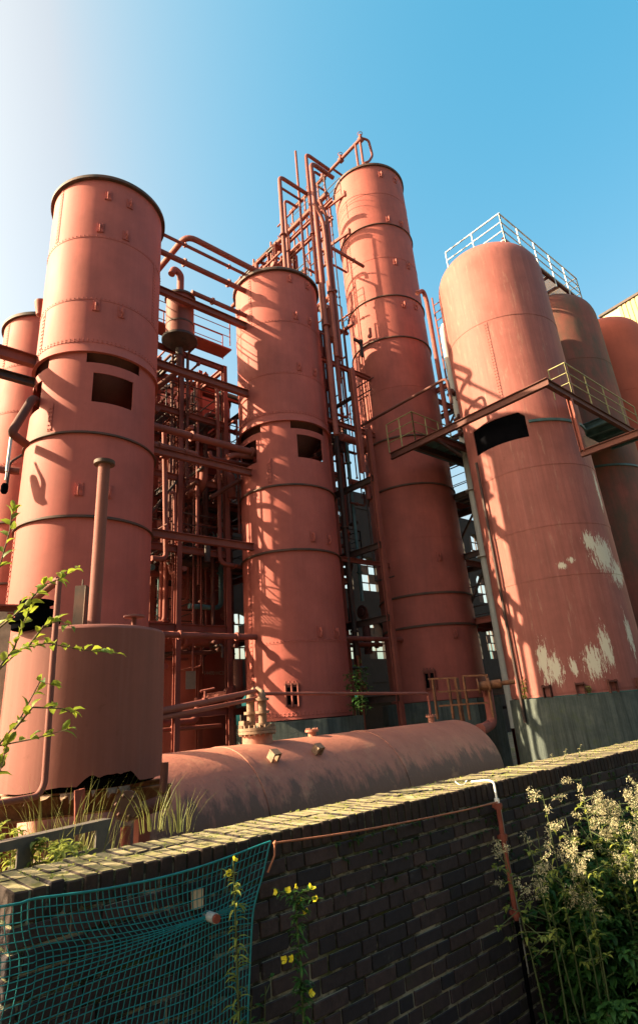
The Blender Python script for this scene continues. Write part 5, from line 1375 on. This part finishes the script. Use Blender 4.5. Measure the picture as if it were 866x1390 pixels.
for k in range(900):
    t = rg.uniform(1.0, 9); p = W(t, rg.uniform(-.48, -.02), WTOP+.002)
    if rg.random() < .7: p = W(round(t/.0713)*.0713+WT0 % .0713, rg.uniform(-.48, -.01), WTOP-.004)
    ms.leaf(p, rdir(rg, .1, 1.2), up, rg.uniform(.008, .022), .012)
o = ms.build('coping_moss', M['drygreen']); tag(o, 'mossy tufts between the coping bricks of the wall', 'moss', kind='stuff')
# trees on the left that shade the yard (outside the frame) and far tree line
def tree(base, h, cr, label, seed, n=2600, L=.22, mat='ivyleaf', group=None):
    rg = random.Random(seed); root = thing('tree', base, label, 'tree', group); tr, lf = MB(), MB(); base = Vector(base)
    tr.tube([base, base+up*h*.45+Vector((.1, .1, 0)), base+up*h*.85], [h*.03, h*.022, h*.006], 8)
    cl = []
    for k in range(22):
        d = rdir(rg, -.3, 1.3); c = base+up*h*.62+Vector((d.x*cr, d.y*cr, d.z*h*.36))*rg.uniform(.4, 1); cl.append((c, cr*rg.uniform(.22, .42)))
        tr.tube([base+up*h*rg.uniform(.3, .6), c], [h*.009, h*.003], 5)
    for k in range(n):
        c, rr = rg.choice(cl); lf.leaf(c+rdir(rg, -1.5, 1.5)*rr*rg.random()**.4, rdir(rg, -1, 1), rdir(rg), L*rg.uniform(.6, 1.3), L*.6)
    tr.build('trunk', M['bark'], root); lf.build('crown', M[mat], root)

# ------------------------------------------------------------ world, sun, camera
SUN_AZ, SUN_EL = 262.0, 31.0
SKY_LO, SKY_HI = 0.93, 2.05      # haze whitens the bright side of the sky
w = bpy.data.worlds.new('World'); scene.world = w; w.use_nodes = True; nt = w.node_tree; nt.nodes.clear()
sky = nt.nodes.new('ShaderNodeTexSky'); sky.sky_type = 'NISHITA'; sky.sun_disc = False
sky.sun_elevation = rad(SUN_EL); sky.sun_rotation = rad(SUN_AZ); sky.air_density = 1.0; sky.dust_density = 5.0; sky.ozone_density = .6; sky.altitude = 50
bg = nt.nodes.new('ShaderNodeBackground'); bg.inputs[1].default_value = .096
ow = nt.nodes.new('ShaderNodeOutputWorld'); lum = nt.nodes.new('ShaderNodeRGBToBW'); nt.links.new(sky.outputs[0], lum.inputs[0])
mr = nt.nodes.new('ShaderNodeMapRange'); mr.inputs[1].default_value = SKY_LO; mr.inputs[2].default_value = SKY_HI; nt.links.new(lum.outputs[0], mr.inputs[0])
tt_ = nt.nodes.new('ShaderNodeMix'); tt_.data_type = 'RGBA'; tt_.inputs[6].default_value = (.27, 1.10, 1.10, 1); tt_.inputs[7].default_value = (1.02, .96, .76, 1); nt.links.new(mr.outputs[0], tt_.inputs[0])
tn = nt.nodes.new('ShaderNodeMix'); tn.data_type = 'RGBA'; tn.blend_type = 'MULTIPLY'; tn.inputs[0].default_value = 1
nt.links.new(sky.outputs[0], tn.inputs[6]); nt.links.new(tt_.outputs[2], tn.inputs[7]); nt.links.new(tn.outputs[2], bg.inputs[0]); nt.links.new(bg.outputs[0], ow.inputs[0])
sl = bpy.data.lights.new('Sun', 'SUN'); sl.energy = 5.0; sl.angle = rad(.5); sl.color = (1.0, .80, .50)
so = bpy.data.objects.new('Sun', sl); COL.objects.link(so)
sd = Vector((sin(rad(SUN_AZ))*cos(rad(SUN_EL)), cos(rad(SUN_AZ))*cos(rad(SUN_EL)), sin(rad(SUN_EL))))
so.rotation_euler = (-sd).to_track_quat('-Z', 'Y').to_euler(); so.location = sd*60
cam = bpy.data.cameras.new('Camera'); co = bpy.data.objects.new('Camera', cam); COL.objects.link(co); scene.camera = co
co.location = (0, 0, EYE)
fwd = Vector((0, cos(PITCH), sin(PITCH))); upv = Vector((0, -sin(PITCH), cos(PITCH))); rt = Vector((1, 0, 0))
# image right / up after roll
ir = rt*cos(ROLL)+upv*(-sin(ROLL)); iu = rt*sin(ROLL)+upv*cos(ROLL)
E1 = ray(PX+100, PY)-ray(PX, PY); E2 = ray(PX, PY-100)-ray(PX, PY)
ir, iu = E1.normalized(), E2.normalized()
co.matrix_world = Matrix.Translation((0, 0, EYE))@Matrix((ir, iu, -fwd)).transposed().to_4x4()
cam.sensor_fit = 'VERTICAL'; cam.sensor_height = 36.0; cam.lens = FPX/1390*36.0
cam.shift_x = 0; cam.shift_y = -(695-PY)/1390
cam.clip_end = 2000; cam.clip_start = .05
scene.view_settings.view_transform = 'Standard'; scene.view_settings.look = 'None'
scene.view_settings.exposure = 2.05; scene.view_settings.gamma = 1.0
